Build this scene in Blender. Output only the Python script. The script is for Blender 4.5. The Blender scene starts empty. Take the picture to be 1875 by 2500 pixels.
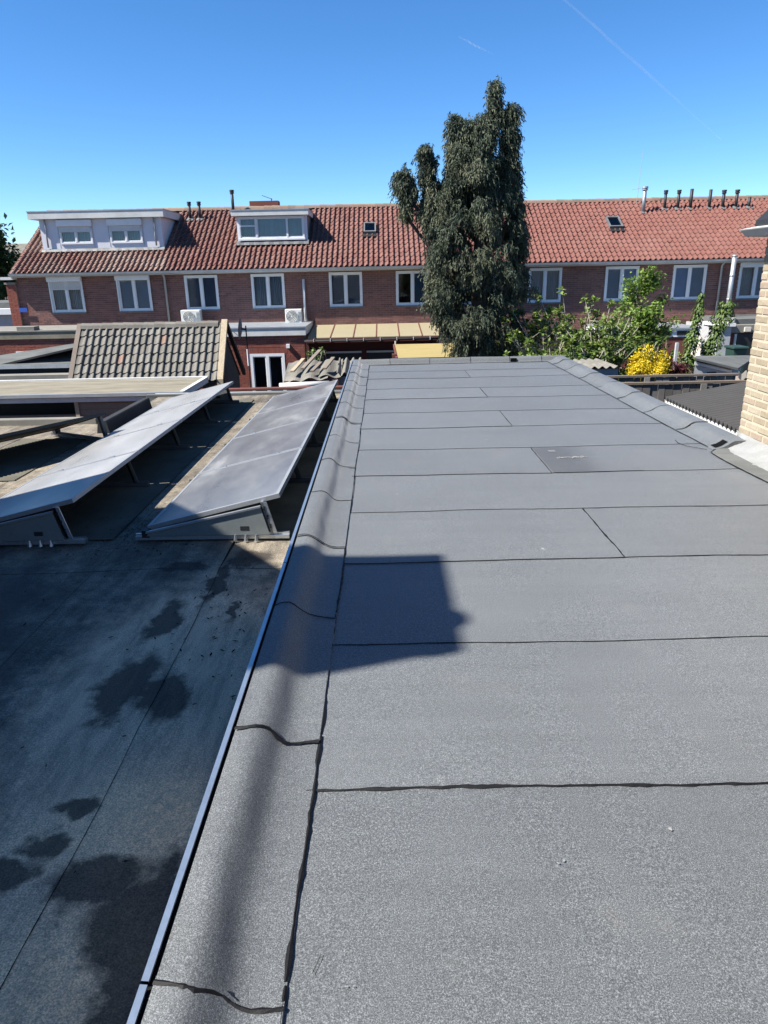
import bpy, math, random
import numpy as np
from mathutils import Vector, Matrix
random.seed(7); rng = np.random.default_rng(7)
S = bpy.context.scene
COL = S.collection
rad = math.radians

# ------------------------------------------------------------------ camera
CAM_H = 1.6
PITCH, YAW, ROLL = rad(19.0), rad(-0.2), rad(1.2)
f = Vector((math.sin(YAW)*math.cos(PITCH), math.cos(YAW)*math.cos(PITCH), -math.sin(PITCH)))
r0 = Vector((math.cos(YAW), -math.sin(YAW), 0)); u0 = r0.cross(f)
r1 = r0*math.cos(ROLL) - u0*math.sin(ROLL); u1 = u0*math.cos(ROLL) + r0*math.sin(ROLL)
cam = bpy.data.cameras.new('camera'); cam_o = bpy.data.objects.new('camera', cam); COL.objects.link(cam_o)
cam_o.matrix_world = Matrix(((r1.x, u1.x, -f.x, 0), (r1.y, u1.y, -f.y, 0), (r1.z, u1.z, -f.z, CAM_H), (0, 0, 0, 1)))
cam.sensor_fit = 'VERTICAL'; cam.sensor_height = 36.0; cam.lens = 36.0*1500/2212
cam.clip_start = 0.05; cam.clip_end = 30000
S.camera = cam_o

# ------------------------------------------------------------------ sky, sun, exposure
SUN = Vector((-0.85, -0.27, 1.0)).normalized()          # towards the sun
EL = math.asin(SUN.z); AZ = math.atan2(SUN.x, SUN.y)
w = bpy.data.worlds.new('World'); S.world = w; w.use_nodes = True
nt = w.node_tree; bg = nt.nodes['Background']
sk = nt.nodes.new('ShaderNodeTexSky'); sk.sky_type = 'NISHITA'; sk.sun_disc = False
sk.sun_elevation = EL; sk.sun_rotation = AZ; sk.altitude = 2500
sk.air_density = 0.95; sk.dust_density = 0.0; sk.ozone_density = 4.5
hs = nt.nodes.new('ShaderNodeHueSaturation'); hs.inputs['Saturation'].default_value = 1.2
nt.links.new(sk.outputs[0], hs.inputs['Color']); nt.links.new(hs.outputs[0], bg.inputs[0]); bg.inputs[1].default_value = 0.082
sl = bpy.data.lights.new('sun', 'SUN'); sl.energy = 5.0; sl.angle = rad(0.53); sl.color = (1.0, 0.955, 0.88)
so = bpy.data.objects.new('sun', sl); COL.objects.link(so)
so.rotation_euler = (-SUN).to_track_quat('-Z', 'Y').to_euler(); so.location = (-30, -10, 40)
S.view_settings.view_transform = 'Standard'; S.view_settings.look = 'None'
S.view_settings.exposure = 1.35; S.view_settings.gamma = 1.0

# ------------------------------------------------------------------ materials
def nn(t, kind, **kw):
    n = t.nodes.new(kind)
    for k, v in kw.items(): setattr(n, k, v)
    return n
def base(name, rough=.8, metal=0, spec=.5):
    m = bpy.data.materials.new(name); m.use_nodes = True
    b = m.node_tree.nodes['Principled BSDF']
    b.inputs['Roughness'].default_value = rough; b.inputs['Metallic'].default_value = metal
    b.inputs['Specular IOR Level'].default_value = spec
    return m, m.node_tree, b
def pos(t, scale=(1, 1, 1)):
    g = nn(t, 'ShaderNodeNewGeometry'); mp = nn(t, 'ShaderNodeMapping')
    t.links.new(g.outputs['Position'], mp.inputs[0]); mp.inputs['Scale'].default_value = scale
    return mp.outputs[0]
def noise(t, v, sc, det=4, rough=.6):
    n = nn(t, 'ShaderNodeTexNoise'); t.links.new(v, n.inputs['Vector'])
    n.inputs['Scale'].default_value = sc; n.inputs['Detail'].default_value = det; n.inputs['Roughness'].default_value = rough
    return n.outputs['Fac']
def ramp(t, fac, stops):
    r = nn(t, 'ShaderNodeValToRGB'); t.links.new(fac, r.inputs[0])
    e = r.color_ramp.elements
    while len(e) < len(stops): e.new(.5)
    for el, (p, c) in zip(e, stops):
        el.position = p; el.color = (c, c, c, 1) if isinstance(c, (int, float)) else (*c, 1)
    return r.outputs[0]
def mix(t, fac, a, b, mode='MIX'):
    m = nn(t, 'ShaderNodeMix', data_type='RGBA', blend_type=mode)
    for sock, v in ((m.inputs[0], fac), (m.inputs[6], a), (m.inputs[7], b)):
        if isinstance(v, (int, float)): sock.default_value = v
        elif isinstance(v, tuple): sock.default_value = (*v, 1)
        else: t.links.new(v, sock)
    return m.outputs[2]
def math_(t, op, a, b=None):
    m = nn(t, 'ShaderNodeMath', operation=op)
    for i, v in enumerate((a, b)):
        if v is None: continue
        if isinstance(v, (int, float)): m.inputs[i].default_value = v
        else: t.links.new(v, m.inputs[i])
    return m.outputs[0]
def bump(t, b, h, strength=.3, dist=.01):
    n = nn(t, 'ShaderNodeBump'); n.inputs['Strength'].default_value = strength; n.inputs['Distance'].default_value = dist
    t.links.new(h, n.inputs['Height']); t.links.new(n.outputs[0], b.inputs['Normal'])
def rnd(t):
    # one random number per object or, inside a joined part, per piece
    o = nn(t, 'ShaderNodeObjectInfo'); a = nn(t, 'ShaderNodeAttribute', attribute_name='rnd')
    return math_(t, 'FRACT', math_(t, 'ADD', o.outputs['Random'], a.outputs['Fac']))
def sc(c, k): return tuple(min(1, x*k) for x in c)

def plain(name, c, rough=.7, metal=0, spec=.4, var=.18, scale=3.0, fine=40, bmp=0.0, stretch=(1, 1, 1)):
    c = sc(c, .85 if max(c) > .5 else 1.0 if metal > .3 else .76)
    m, t, b = base(name, rough, metal, spec); v = pos(t, stretch)
    a = ramp(t, noise(t, v, scale, 6, .65), [(.3, sc(c, 1-var)), (.7, sc(c, 1+var))])
    fn = noise(t, v, fine, 3)
    a = mix(t, .25, a, ramp(t, fn, [(.3, sc(c, .7)), (.75, sc(c, 1.3))]))
    t.links.new(a, b.inputs['Base Color'])
    if bmp: bump(t, b, fn, bmp, .004)
    return m
def pieces(name, cols, rough=.85, scale=14, dirt=(.06, .055, .05), damt=.45, bmp=.3, dscale=1.2):
    # bricks, tiles, boards: a colour per piece, grain, grime in patches of its own
    m, t, b = base(name, rough, 0, .3); v = pos(t); n = len(cols)
    c = ramp(t, rnd(t), [(i/max(1, n-1), sc(k, .76)) for i, k in enumerate(cols)])
    g = noise(t, v, scale, 5)
    c = mix(t, .42, c, ramp(t, g, [(.25, .55), (.75, 1.25)]), 'MULTIPLY')
    d = ramp(t, noise(t, v, dscale, 6, .7), [(.48, 0.0), (.72, damt)])
    c = mix(t, d, c, dirt)
    t.links.new(c, b.inputs['Base Color']); bump(t, b, g, bmp, .006)
    return m

def mat_membrane(name='bitumen_membrane', tint=(1, 1, 1), fade=False):
    m, t, b = base(name, .62, 0, .6); v = pos(t)
    gr = noise(t, v, 300, 3, .8); gr2 = noise(t, v, 130, 2, .6)
    c = ramp(t, gr, [(.32, sc((.017, .020, .022), tint[0])), (.5, sc((.070, .076, .080), tint[0])), (.68, sc((.235, .250, .258), tint[0]))])
    c = mix(t, .6, c, ramp(t, gr2, [(.3, .62), (.7, 1.45)]), 'MULTIPLY')
    st = noise(t, pos(t, (.35, 7, 1)), 1.6, 5, .6)                # streaks from rolling out the sheet
    c = mix(t, .5, c, ramp(t, st, [(.3, .82), (.7, 1.12)]), 'MULTIPLY')
    lo = noise(t, v, .9, 5, .6)
    c = mix(t, .6, c, ramp(t, lo, [(.3, .84), (.7, 1.14)]), 'MULTIPLY')
    c = mix(t, .6, c, ramp(t, rnd(t), [(0, .84), (1, 1.14)]), 'MULTIPLY')
    warm = ramp(t, noise(t, v, 2.3, 4), [(.58, 0.0), (.75, .16)])
    c = mix(t, warm, c, (.20, .18, .15))
    if fade:                                                     # a wetter rectangle drying out towards one side
        sx = nn(t, 'ShaderNodeSeparateXYZ'); t.links.new(v, sx.inputs[0])
        fx_ = math_(t, 'ADD', sx.outputs[0], math_(t, 'MULTIPLY', math_(t, 'SUBTRACT', noise(t, v, 5, 6, .7), .5), .35))
        c = mix(t, 1.0, c, ramp(t, math_(t, 'SUBTRACT', fx_, 1.0), [(.66, .55), (.92, 1.0)]), 'MULTIPLY')
    sc_ = nn(t, 'ShaderNodeTexVoronoi'); sc_.inputs['Scale'].default_value = 3.1; sc_.inputs['Randomness'].default_value = 1
    wob = nn(t, 'ShaderNodeMix', data_type='RGBA'); wob.inputs[0].default_value = .05
    t.links.new(v, wob.inputs[6])
    nz = nn(t, 'ShaderNodeTexNoise'); nz.inputs['Scale'].default_value = 30; t.links.new(v, nz.inputs['Vector']); t.links.new(nz.outputs['Color'], wob.inputs[7])
    t.links.new(wob.outputs[2], sc_.inputs['Vector'])
    spot = ramp(t, sc_.outputs['Distance'], [(.025, .55), (.05, 0.0)])
    gate = ramp(t, noise(t, v, 1.3, 2), [(.46, 0.0), (.56, 1.0)])
    c = mix(t, math_(t, 'MULTIPLY', spot, gate), c, (.42, .42, .40))     # chalky scuffs
    t.links.new(c, b.inputs['Base Color']); bump(t, b, gr, .55, .003)
    b.inputs['Sheen Weight'].default_value = .16; b.inputs['Sheen Roughness'].default_value = .45
    return m
def mat_lowroof():
    m, t, b = base('weathered_roofing', .88, 0, .3); v = pos(t)
    g = noise(t, v, 110, 3, .75)
    c = ramp(t, noise(t, v, 1.1, 8, .68), [(.28, (.085, .072, .057)), (.44, (.135, .116, .09)), (.58, (.185, .16, .124)), (.72, (.25, .216, .165))])
    c = mix(t, .7, c, ramp(t, noise(t, pos(t, (7, .45, 1)), 1.3, 6, .7), [(.32, .55), (.5, .95), (.68, 1.5)]), 'MULTIPLY')
    c = mix(t, .85, c, ramp(t, g, [(.3, .4), (.5, .95), (.7, 1.7)]), 'MULTIPLY'); grit = g
    mo = noise(t, v, 7, 9, .78)
    c = mix(t, .8, c, ramp(t, mo, [(.32, .45), (.5, .95), (.68, 1.5)]), 'MULTIPLY')
    tn = math_(t, 'MULTIPLY', ramp(t, noise(t, v, 2.6, 8, .72), [(.5, 0.0), (.66, .75)]), ramp(t, noise(t, v, .55, 3), [(.42, .15), (.58, 1.0)]))
    c = mix(t, tn, c, (.30, .25, .18))                      # lichen and dried silt
    silt_lift = None
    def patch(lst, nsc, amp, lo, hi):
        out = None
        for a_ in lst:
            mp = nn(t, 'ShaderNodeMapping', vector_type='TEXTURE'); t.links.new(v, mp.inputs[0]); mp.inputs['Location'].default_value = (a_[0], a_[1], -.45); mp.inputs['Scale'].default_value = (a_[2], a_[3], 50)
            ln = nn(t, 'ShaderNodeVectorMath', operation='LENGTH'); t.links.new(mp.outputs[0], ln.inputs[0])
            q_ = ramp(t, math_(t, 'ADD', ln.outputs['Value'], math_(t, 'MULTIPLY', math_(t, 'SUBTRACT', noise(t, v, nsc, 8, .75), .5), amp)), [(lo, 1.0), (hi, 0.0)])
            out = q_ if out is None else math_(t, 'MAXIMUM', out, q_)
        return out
    shade_lift = math_(t, 'MULTIPLY', patch([(-1.15, 3.1, .85, 1.7), (-1.2, 1.6, .8, .9)], 3.0, 1.1, .6, 1.15), ramp(t, noise(t, pos(t, (5, .8, 1)), 2.2, 8, .72), [(.32, .35), (.56, 1.0)]))
    c = mix(t, shade_lift, c, (.66, .46, .30))                  # painted lift: paler, warmer colour brightens the shaded middle of the roof
    c = mix(t, math_(t, 'MULTIPLY', patch([(-3.3, 2.6, 1.35, 3.0)], 2.2, .7, .8, 1.0), .72), c, (.045, .042, .04))   # older black felt
    for a_ in [(-1.02, 2.2, .55, .40), (-.95, 1.62, .40, .35), (-1.3, 1.5, .3, .3)]:
        mp = nn(t, 'ShaderNodeMapping', vector_type='TEXTURE'); t.links.new(v, mp.inputs[0]); mp.inputs['Location'].default_value = (a_[0], a_[1], -.45); mp.inputs['Scale'].default_value = (a_[2], a_[3], 50)
        ln = nn(t, 'ShaderNodeVectorMath', operation='LENGTH'); t.links.new(mp.outputs[0], ln.inputs[0])
        q_ = ramp(t, math_(t, 'ADD', ln.outputs['Value'], math_(t, 'MULTIPLY', math_(t, 'SUBTRACT', noise(t, v, 5, 8, .75), .5), 1.6)), [(.45, 1.0), (1.1, 0.0)])
        silt_lift = q_ if silt_lift is None else math_(t, 'MAXIMUM', silt_lift, q_)
    c = mix(t, math_(t, 'MULTIPLY', silt_lift, ramp(t, noise(t, v, 22, 5, .7), [(.35, .2), (.62, .9)])), c, (.95, .64, .37))  # tan silt, coloured paler and warmer to offset the blue shade
    # damp stains with ragged edges of their own
    def warp(src, scale, amp):
        z_ = nn(t, 'ShaderNodeTexNoise'); z_.inputs['Scale'].default_value = scale; z_.inputs['Detail'].default_value = 5; t.links.new(v, z_.inputs['Vector'])
        a_ = nn(t, 'ShaderNodeVectorMath', operation='SUBTRACT'); t.links.new(z_.outputs['Color'], a_.inputs[0]); a_.inputs[1].default_value = (.5, .5, .5)
        b_ = nn(t, 'ShaderNodeVectorMath', operation='MULTIPLY_ADD'); t.links.new(a_.outputs[0], b_.inputs[0]); b_.inputs[1].default_value = (amp, amp, 0); t.links.new(src, b_.inputs[2]); return b_.outputs[0]
    wv = warp(warp(v, 3.2, .34), 17, .09)
    def blob(cx, cy, rx, ry, rot, wob=.35):
        mp = nn(t, 'ShaderNodeMapping', vector_type='TEXTURE'); t.links.new(wv, mp.inputs[0])
        mp.inputs['Location'].default_value = (cx, cy, -.45); mp.inputs['Rotation'].default_value = (0, 0, rot); mp.inputs['Scale'].default_value = (rx, ry, 50)
        ln = nn(t, 'ShaderNodeVectorMath', operation='LENGTH'); t.links.new(mp.outputs[0], ln.inputs[0])
        d = math_(t, 'ADD', ln.outputs['Value'], math_(t, 'MULTIPLY', math_(t, 'SUBTRACT', noise(t, v, 6.5, 8, .72), .5), wob*3.4))
        return ramp(t, d, [(.62, 1.0), (1.0, 0.0)])
    tot = None
    for a in [(-1.18, 3.10, .17, .27, .2), (-1.40, 3.2, .15, .42, -.12), (-1.43, 3.95, .09, .3, -.12), (-.99, 4.02, .05, .2, -.1),
              (-1.08, 1.95, .20, .14, .2), (-1.34, 2.12, .10, .12, .4), (-.86, 1.78, .20, .30, .1), (-1.45, 1.95, .14, .12, 0), (-1.33, 2.3, .08, .06, 0), (-.80, 1.5, .15, .3, 0),
              (-1.5, 4.75, .2, .12, 0), (-1.05, 4.9, .22, .2, .6), (-1.2, 4.55, .07, .5, -.1)]:
        bl = blob(*a); tot = bl if tot is None else math_(t, 'MAXIMUM', tot, bl)
    c = mix(t, math_(t, 'MULTIPLY', tot, .82), c, (.022, .018, .016))
    c = mix(t, .8, c, ramp(t, noise(t, v, 150, 3, .8), [(.34, .45), (.5, .95), (.66, 1.7)]), 'MULTIPLY')   # mineral grit over everything
    t.links.new(c, b.inputs['Base Color']); bump(t, b, g, .5, .004)
    return m
def mat_glass():
    m = bpy.data.materials.new('window_glass'); m.use_nodes = True; t = m.node_tree; t.nodes.clear()
    o = nn(t, 'ShaderNodeOutputMaterial'); tr = nn(t, 'ShaderNodeBsdfTransparent'); gl = nn(t, 'ShaderNodeBsdfGlossy'); mx = nn(t, 'ShaderNodeMixShader')
    tr.inputs[0].default_value = (.86, .90, .92, 1); gl.inputs['Roughness'].default_value = .03
    fr = nn(t, 'ShaderNodeFresnel'); fr.inputs['IOR'].default_value = 1.5
    wv = noise(t, pos(t), 1.3, 2); bm = nn(t, 'ShaderNodeBump'); bm.inputs['Strength'].default_value = .08; bm.inputs['Distance'].default_value = .02
    t.links.new(wv, bm.inputs['Height']); t.links.new(bm.outputs[0], gl.inputs['Normal'])
    t.links.new(fr.outputs[0], mx.inputs[0]); t.links.new(tr.outputs[0], mx.inputs[1]); t.links.new(gl.outputs[0], mx.inputs[2]); t.links.new(mx.outputs[0], o.inputs[0])
    return m
def mat_leaf(name, cols, rough=.6, trans=.25, dscale=2.5):
    m, t, b = base(name, rough, 0, .3); v = pos(t); n = len(cols)
    a = nn(t, 'ShaderNodeAttribute', attribute_name='rnd')
    c = ramp(t, a.outputs['Fac'], [(i/max(1, n-1), sc(k, .80)) for i, k in enumerate(cols)])
    c = mix(t, .6, c, ramp(t, noise(t, v, dscale, 4), [(.3, .6), (.7, 1.3)]), 'MULTIPLY')
    t.links.new(c, b.inputs['Base Color'])
    if trans:
        o = t.nodes['Material Output']; ts = nn(t, 'ShaderNodeBsdfTranslucent'); mx = nn(t, 'ShaderNodeMixShader'); mx.inputs[0].default_value = trans
        t.links.new(c, ts.inputs[0]); t.links.new(b.outputs[0], mx.inputs[1]); t.links.new(ts.outputs[0], mx.inputs[2]); t.links.new(mx.outputs[0], o.inputs[0])
    return m
def mat_panel(name, c0, c1, c2):
    m, t, b = base(name, .28, 0, .6); v = pos(t)
    d = noise(t, pos(t, (1.2, .5, 1)), 1.5, 5, .6)
    c = ramp(t, d, [(.32, c0), (.55, c1), (.7, c2)])
    c = mix(t, .4, c, ramp(t, noise(t, v, 60, 3), [(.3, .75), (.7, 1.2)]), 'MULTIPLY')
    t.links.new(c, b.inputs['Base Color'])
    t.links.new(ramp(t, d, [(.3, .24), (.7, .5)]), b.inputs['Roughness'])
    b.inputs['Coat Weight'].default_value = .35; b.inputs['Coat Roughness'].default_value = .12
    return m

M = {}
M['membrane'] = mat_membrane()
M['membrane_new'] = mat_membrane('fresh_bitumen_patch', (1, 1, 1), True)
M['bitumen'] = plain('bitumen_bleed', (.007, .007, .008), .6, 0, .2, .3, 60, 300, .3)
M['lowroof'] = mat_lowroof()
M['blackroof'] = plain('black_roofing', (.035, .037, .04), .85, 0, .3, .35, 2, 120, .3)
M['greyroof'] = plain('grey_roofing', (.13, .135, .13), .9, 0, .3, .35, 1.5, 60, .3, (1, 3, 1))
M['beigeroof'] = plain('beige_roofing', (.24, .215, .16), .85, 0, .3, .4, 1.8, 40, .2, (.6, 2, 1))
M['mat'] = plain('ribbed_mat', (.13, .125, .10), .9, 0, .2, .35, 2, 60, .2)
M['alu'] = plain('aluminium', (.62, .65, .68), .35, .85, .5, .12, 6, 60)
M['trim'] = plain('aluminium_trim', (.58, .67, .74), .40, .85, .5, .16, 5, 50)
M['zinc'] = plain('zinc', (.36, .38, .40), .5, .6, .5, .2, 3, 40)
M['plate'] = plain('rack_plate', (.20, .225, .225), .5, .35, .5, .15, 4, 60)
M['panel'] = mat_panel('dusty_solar_glass', (.085, .082, .08), (.142, .142, .138), (.26, .26, .255))
M['panel_clean'] = mat_panel('solar_glass', (.27, .273, .273), (.30, .303, .303), (.33, .333, .333))
M['panelframe'] = plain('panel_frame', (.30, .31, .32), .5, .5, .5, .1)
M['shaded_alu'] = plain('shaded_aluminium', (.11, .115, .12), .6, .2, .5, .15, 6, 60)  # aluminium darkened in colour for the shade under the panels
M['panelback'] = plain('panel_backsheet', (.05, .05, .055), .6, 0, .4, .15)
M['tile'] = pieces('red_roof_tile', [(.145, .063, .052), (.185, .08, .065), (.21, .092, .074), (.18, .093, .077), (.225, .104, .083), (.16, .076, .063)], .8, 9, (.17, .115, .095), .4, .25, .5)
M['tile_old'] = pieces('mossy_red_roof_tile', [(.20, .108, .088), (.25, .125, .10), (.23, .14, .115), (.28, .135, .105), (.20, .13, .105)], .85, 9, (.24, .20, .165), .8, .3, .55)
M['tile_new'] = pieces('bright_red_roof_tile', [(.172, .068, .053), (.195, .078, .061), (.186, .079, .063), (.21, .086, .068), (.175, .073, .059)], .75, 9, (.19, .11, .09), .35, .25, .5)
M['ridge'] = pieces('ridge_tile', [(.24, .16, .12), (.30, .2, .15), (.2, .15, .12)], .9, 10, (.16, .15, .12), .6)
M['greytile'] = pieces('grey_concrete_tile', [(.15, .14, .12), (.19, .18, .157), (.215, .205, .18), (.17, .157, .137), (.235, .222, .195)], .9, 16, (.13, .12, .10), .5, .4, 1.6)
M['greytile_red'] = pieces('worn_grey_tile_with_orange_patch', [(.25, .165, .125), (.26, .16, .12)], .9, 12, (.18, .17, .145), .97, .4, 6.0)
M['brick'] = pieces('red_brown_brick', [(.18, .095, .083), (.235, .117, .10), (.28, .134, .112), (.205, .108, .095), (.315, .16, .13)], .9, 20, (.07, .045, .04), .4)
M['brick_red'] = pieces('red_brick', [(.24, .075, .055), (.30, .09, .06), (.21, .07, .055), (.33, .11, .075)], .9, 20, (.10, .05, .04), .4)
M['mortar'] = plain('mortar', (.34, .27, .24), .95, 0, .2, .2, 6, 80)
M['ybrick'] = pieces('yellow_brick', [(.33, .27, .185), (.38, .32, .225), (.42, .355, .25), (.37, .285, .215), (.45, .39, .285)], .9, 28, (.28, .225, .16), .6, .55, 6)
M['ymortar'] = plain('pale_mortar', (.49, .43, .33), .95, 0, .2, .12, 8, 90, .4)
M['flash'] = plain('white_flashing', (.31, .315, .31), .5, .0, .4, .16, 7, 30, .6)
M['white'] = plain('white_paint', (.74, .75, .76), .45, 0, .45, .06, 2, 40)
M['offwhite'] = plain('weathered_white_paint', (.58, .58, .56), .6, 0, .4, .16, 2, 30)
M['dormerwhite'] = plain('white_dormer_board', (.66, .66, .70), .55, 0, .4, .05, 1, 30)
M['lead'] = plain('lead_flashing', (.17, .175, .18), .6, .2, .4, .3, 5, 40, .3)
M['glass'] = mat_glass()
M['room'] = plain('dark_room', (.035, .05, .075), .9, 0, .2)
M['curtain'] = plain('grey_curtain', (.50, .52, .52), .9, 0, .2, .12, 2, 40)
M['blind'] = plain('blue_grey_blind', (.30, .40, .50), .85, 0, .2, .08)
M['blinddark'] = plain('dark_blind', (.13, .17, .22), .7, 0, .3, .08)
M['blindblue'] = plain('blue_blind', (.32, .45, .64), .85, 0, .2, .08)
M['black'] = plain('black_plastic', (.02, .021, .022), .55, 0, .4, .2)
M['hole'] = plain('dark_opening', (.004, .004, .005), .9, 0, .1)
M['fencewood'] = pieces('grey_fence_board', [(.13, .118, .105), (.18, .165, .15), (.22, .205, .19), (.15, .135, .12)], .9, 30, (.08, .07, .062), .5)
M['pipe'] = plain('grey_pipe', (.38, .39, .40), .5, 0, .4, .15)
M['steel'] = plain('stainless_steel', (.30, .31, .32), .45, .6, .5, .1)
M['ac'] = plain('ac_casing', (.66, .66, .62), .5, 0, .4, .08)
M['acgrille'] = plain('ac_grille', (.20, .20, .19), .6, 0, .4, .1)
M['wood'] = pieces('weathered_wood', [(.17, .135, .105), (.22, .175, .135), (.26, .22, .175), (.20, .165, .14)], .9, 30, (.09, .08, .07), .5)
M['darkwood'] = pieces('dark_fence_wood', [(.055, .048, .043), (.085, .075, .065), (.11, .10, .09), (.07, .06, .052)], .9, 30, (.04, .035, .03), .5)
M['lightwood'] = plain('pale_timber', (.42, .345, .24), .8, 0, .3, .25, 5, 40, .2, (4, 1, 4))
M['brownwood'] = plain('red_brown_timber', (.16, .06, .045), .7, 0, .3, .25, 4, 40)
M['maroon'] = plain('maroon_boards', (.085, .024, .024), .7, 0, .3, .2, 2, 30)
M['yellow'] = plain('yellow_polycarbonate', (.38, .33, .21), .45, 0, .5, .06, 1.2, 30)
M['yellow2'] = plain('yellow_corrugated_plastic', (.38, .30, .125), .5, 0, .5, .12, 1.5, 30, 0, (.6, 4, 1))
M['asbestos'] = plain('grey_corrugated_cement', (.20, .19, .165), .95, 0, .2, .3, 3, 50, .3)
M['darkcorr'] = plain('anthracite_corrugated', (.062, .060, .059), .7, 0, .4, .15, 2, 60)
M['concrete'] = plain('concrete', (.24, .23, .205), .9, 0, .3, .2, 3, 50, .2)
M['whitewash'] = plain('whitewashed_brick', (.46, .47, .48), .9, 0, .3, .2, 6, 40, .6)
M['ground'] = plain('garden_ground', (.10, .09, .075), .95, 0, .2, .4, .6, 20, .2)
M['bark'] = plain('bark', (.10, .08, .06), .95, 0, .2, .4, 8, 60, .4)
M['palebark'] = plain('pale_bark', (.46, .42, .36), .9, 0, .2, .3, 8, 60, .3)
M['conifer'] = mat_leaf('conifer_needles', [(.042, .062, .045), (.075, .097, .064), (.125, .143, .09), (.215, .21, .13)], .7, .25, 1.6)
M['fig'] = mat_leaf('fig_leaves', [(.12, .18, .035), (.19, .28, .06), (.30, .38, .11)], .5, .35)
M['green'] = mat_leaf('green_leaves', [(.09, .17, .03), (.16, .26, .045), (.27, .38, .08)], .5, .35)
M['vine'] = mat_leaf('vine_leaves', [(.06, .10, .025), (.10, .17, .035), (.16, .22, .06)], .5, .3)
M['fargreen'] = mat_leaf('far_leaves', [(.03, .06, .015), (.05, .09, .025), (.075, .12, .035)], .6, .25)
M['forsythia'] = mat_leaf('yellow_blossom', [(.55, .40, .015), (.80, .62, .02), (.88, .72, .05)], .6, .35)
M['maple'] = mat_leaf('dark_red_leaves', [(.05, .014, .016), (.09, .022, .026), (.13, .035, .04)], .6, .25)
M['bin'] = plain('green_bin_plastic', (.025, .06, .05), .5, 0, .4, .1)
M['cloth'] = plain('cream_canvas', (.58, .54, .46), .9, 0, .2, .1)
M['blue'] = plain('blue_enamel', (.03, .09, .42), .4, 0, .5, .08)
M['dish'] = plain('dish_metal', (.20, .20, .20), .6, .2, .4, .15)
M['litter'] = plain('dead_leaves', (.03, .024, .018), .95, 0, .2, .3, 30)
M['chalk'] = plain('chalk_mark', (.27, .275, .27), .9, 0, .2, .2, 30)

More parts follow.
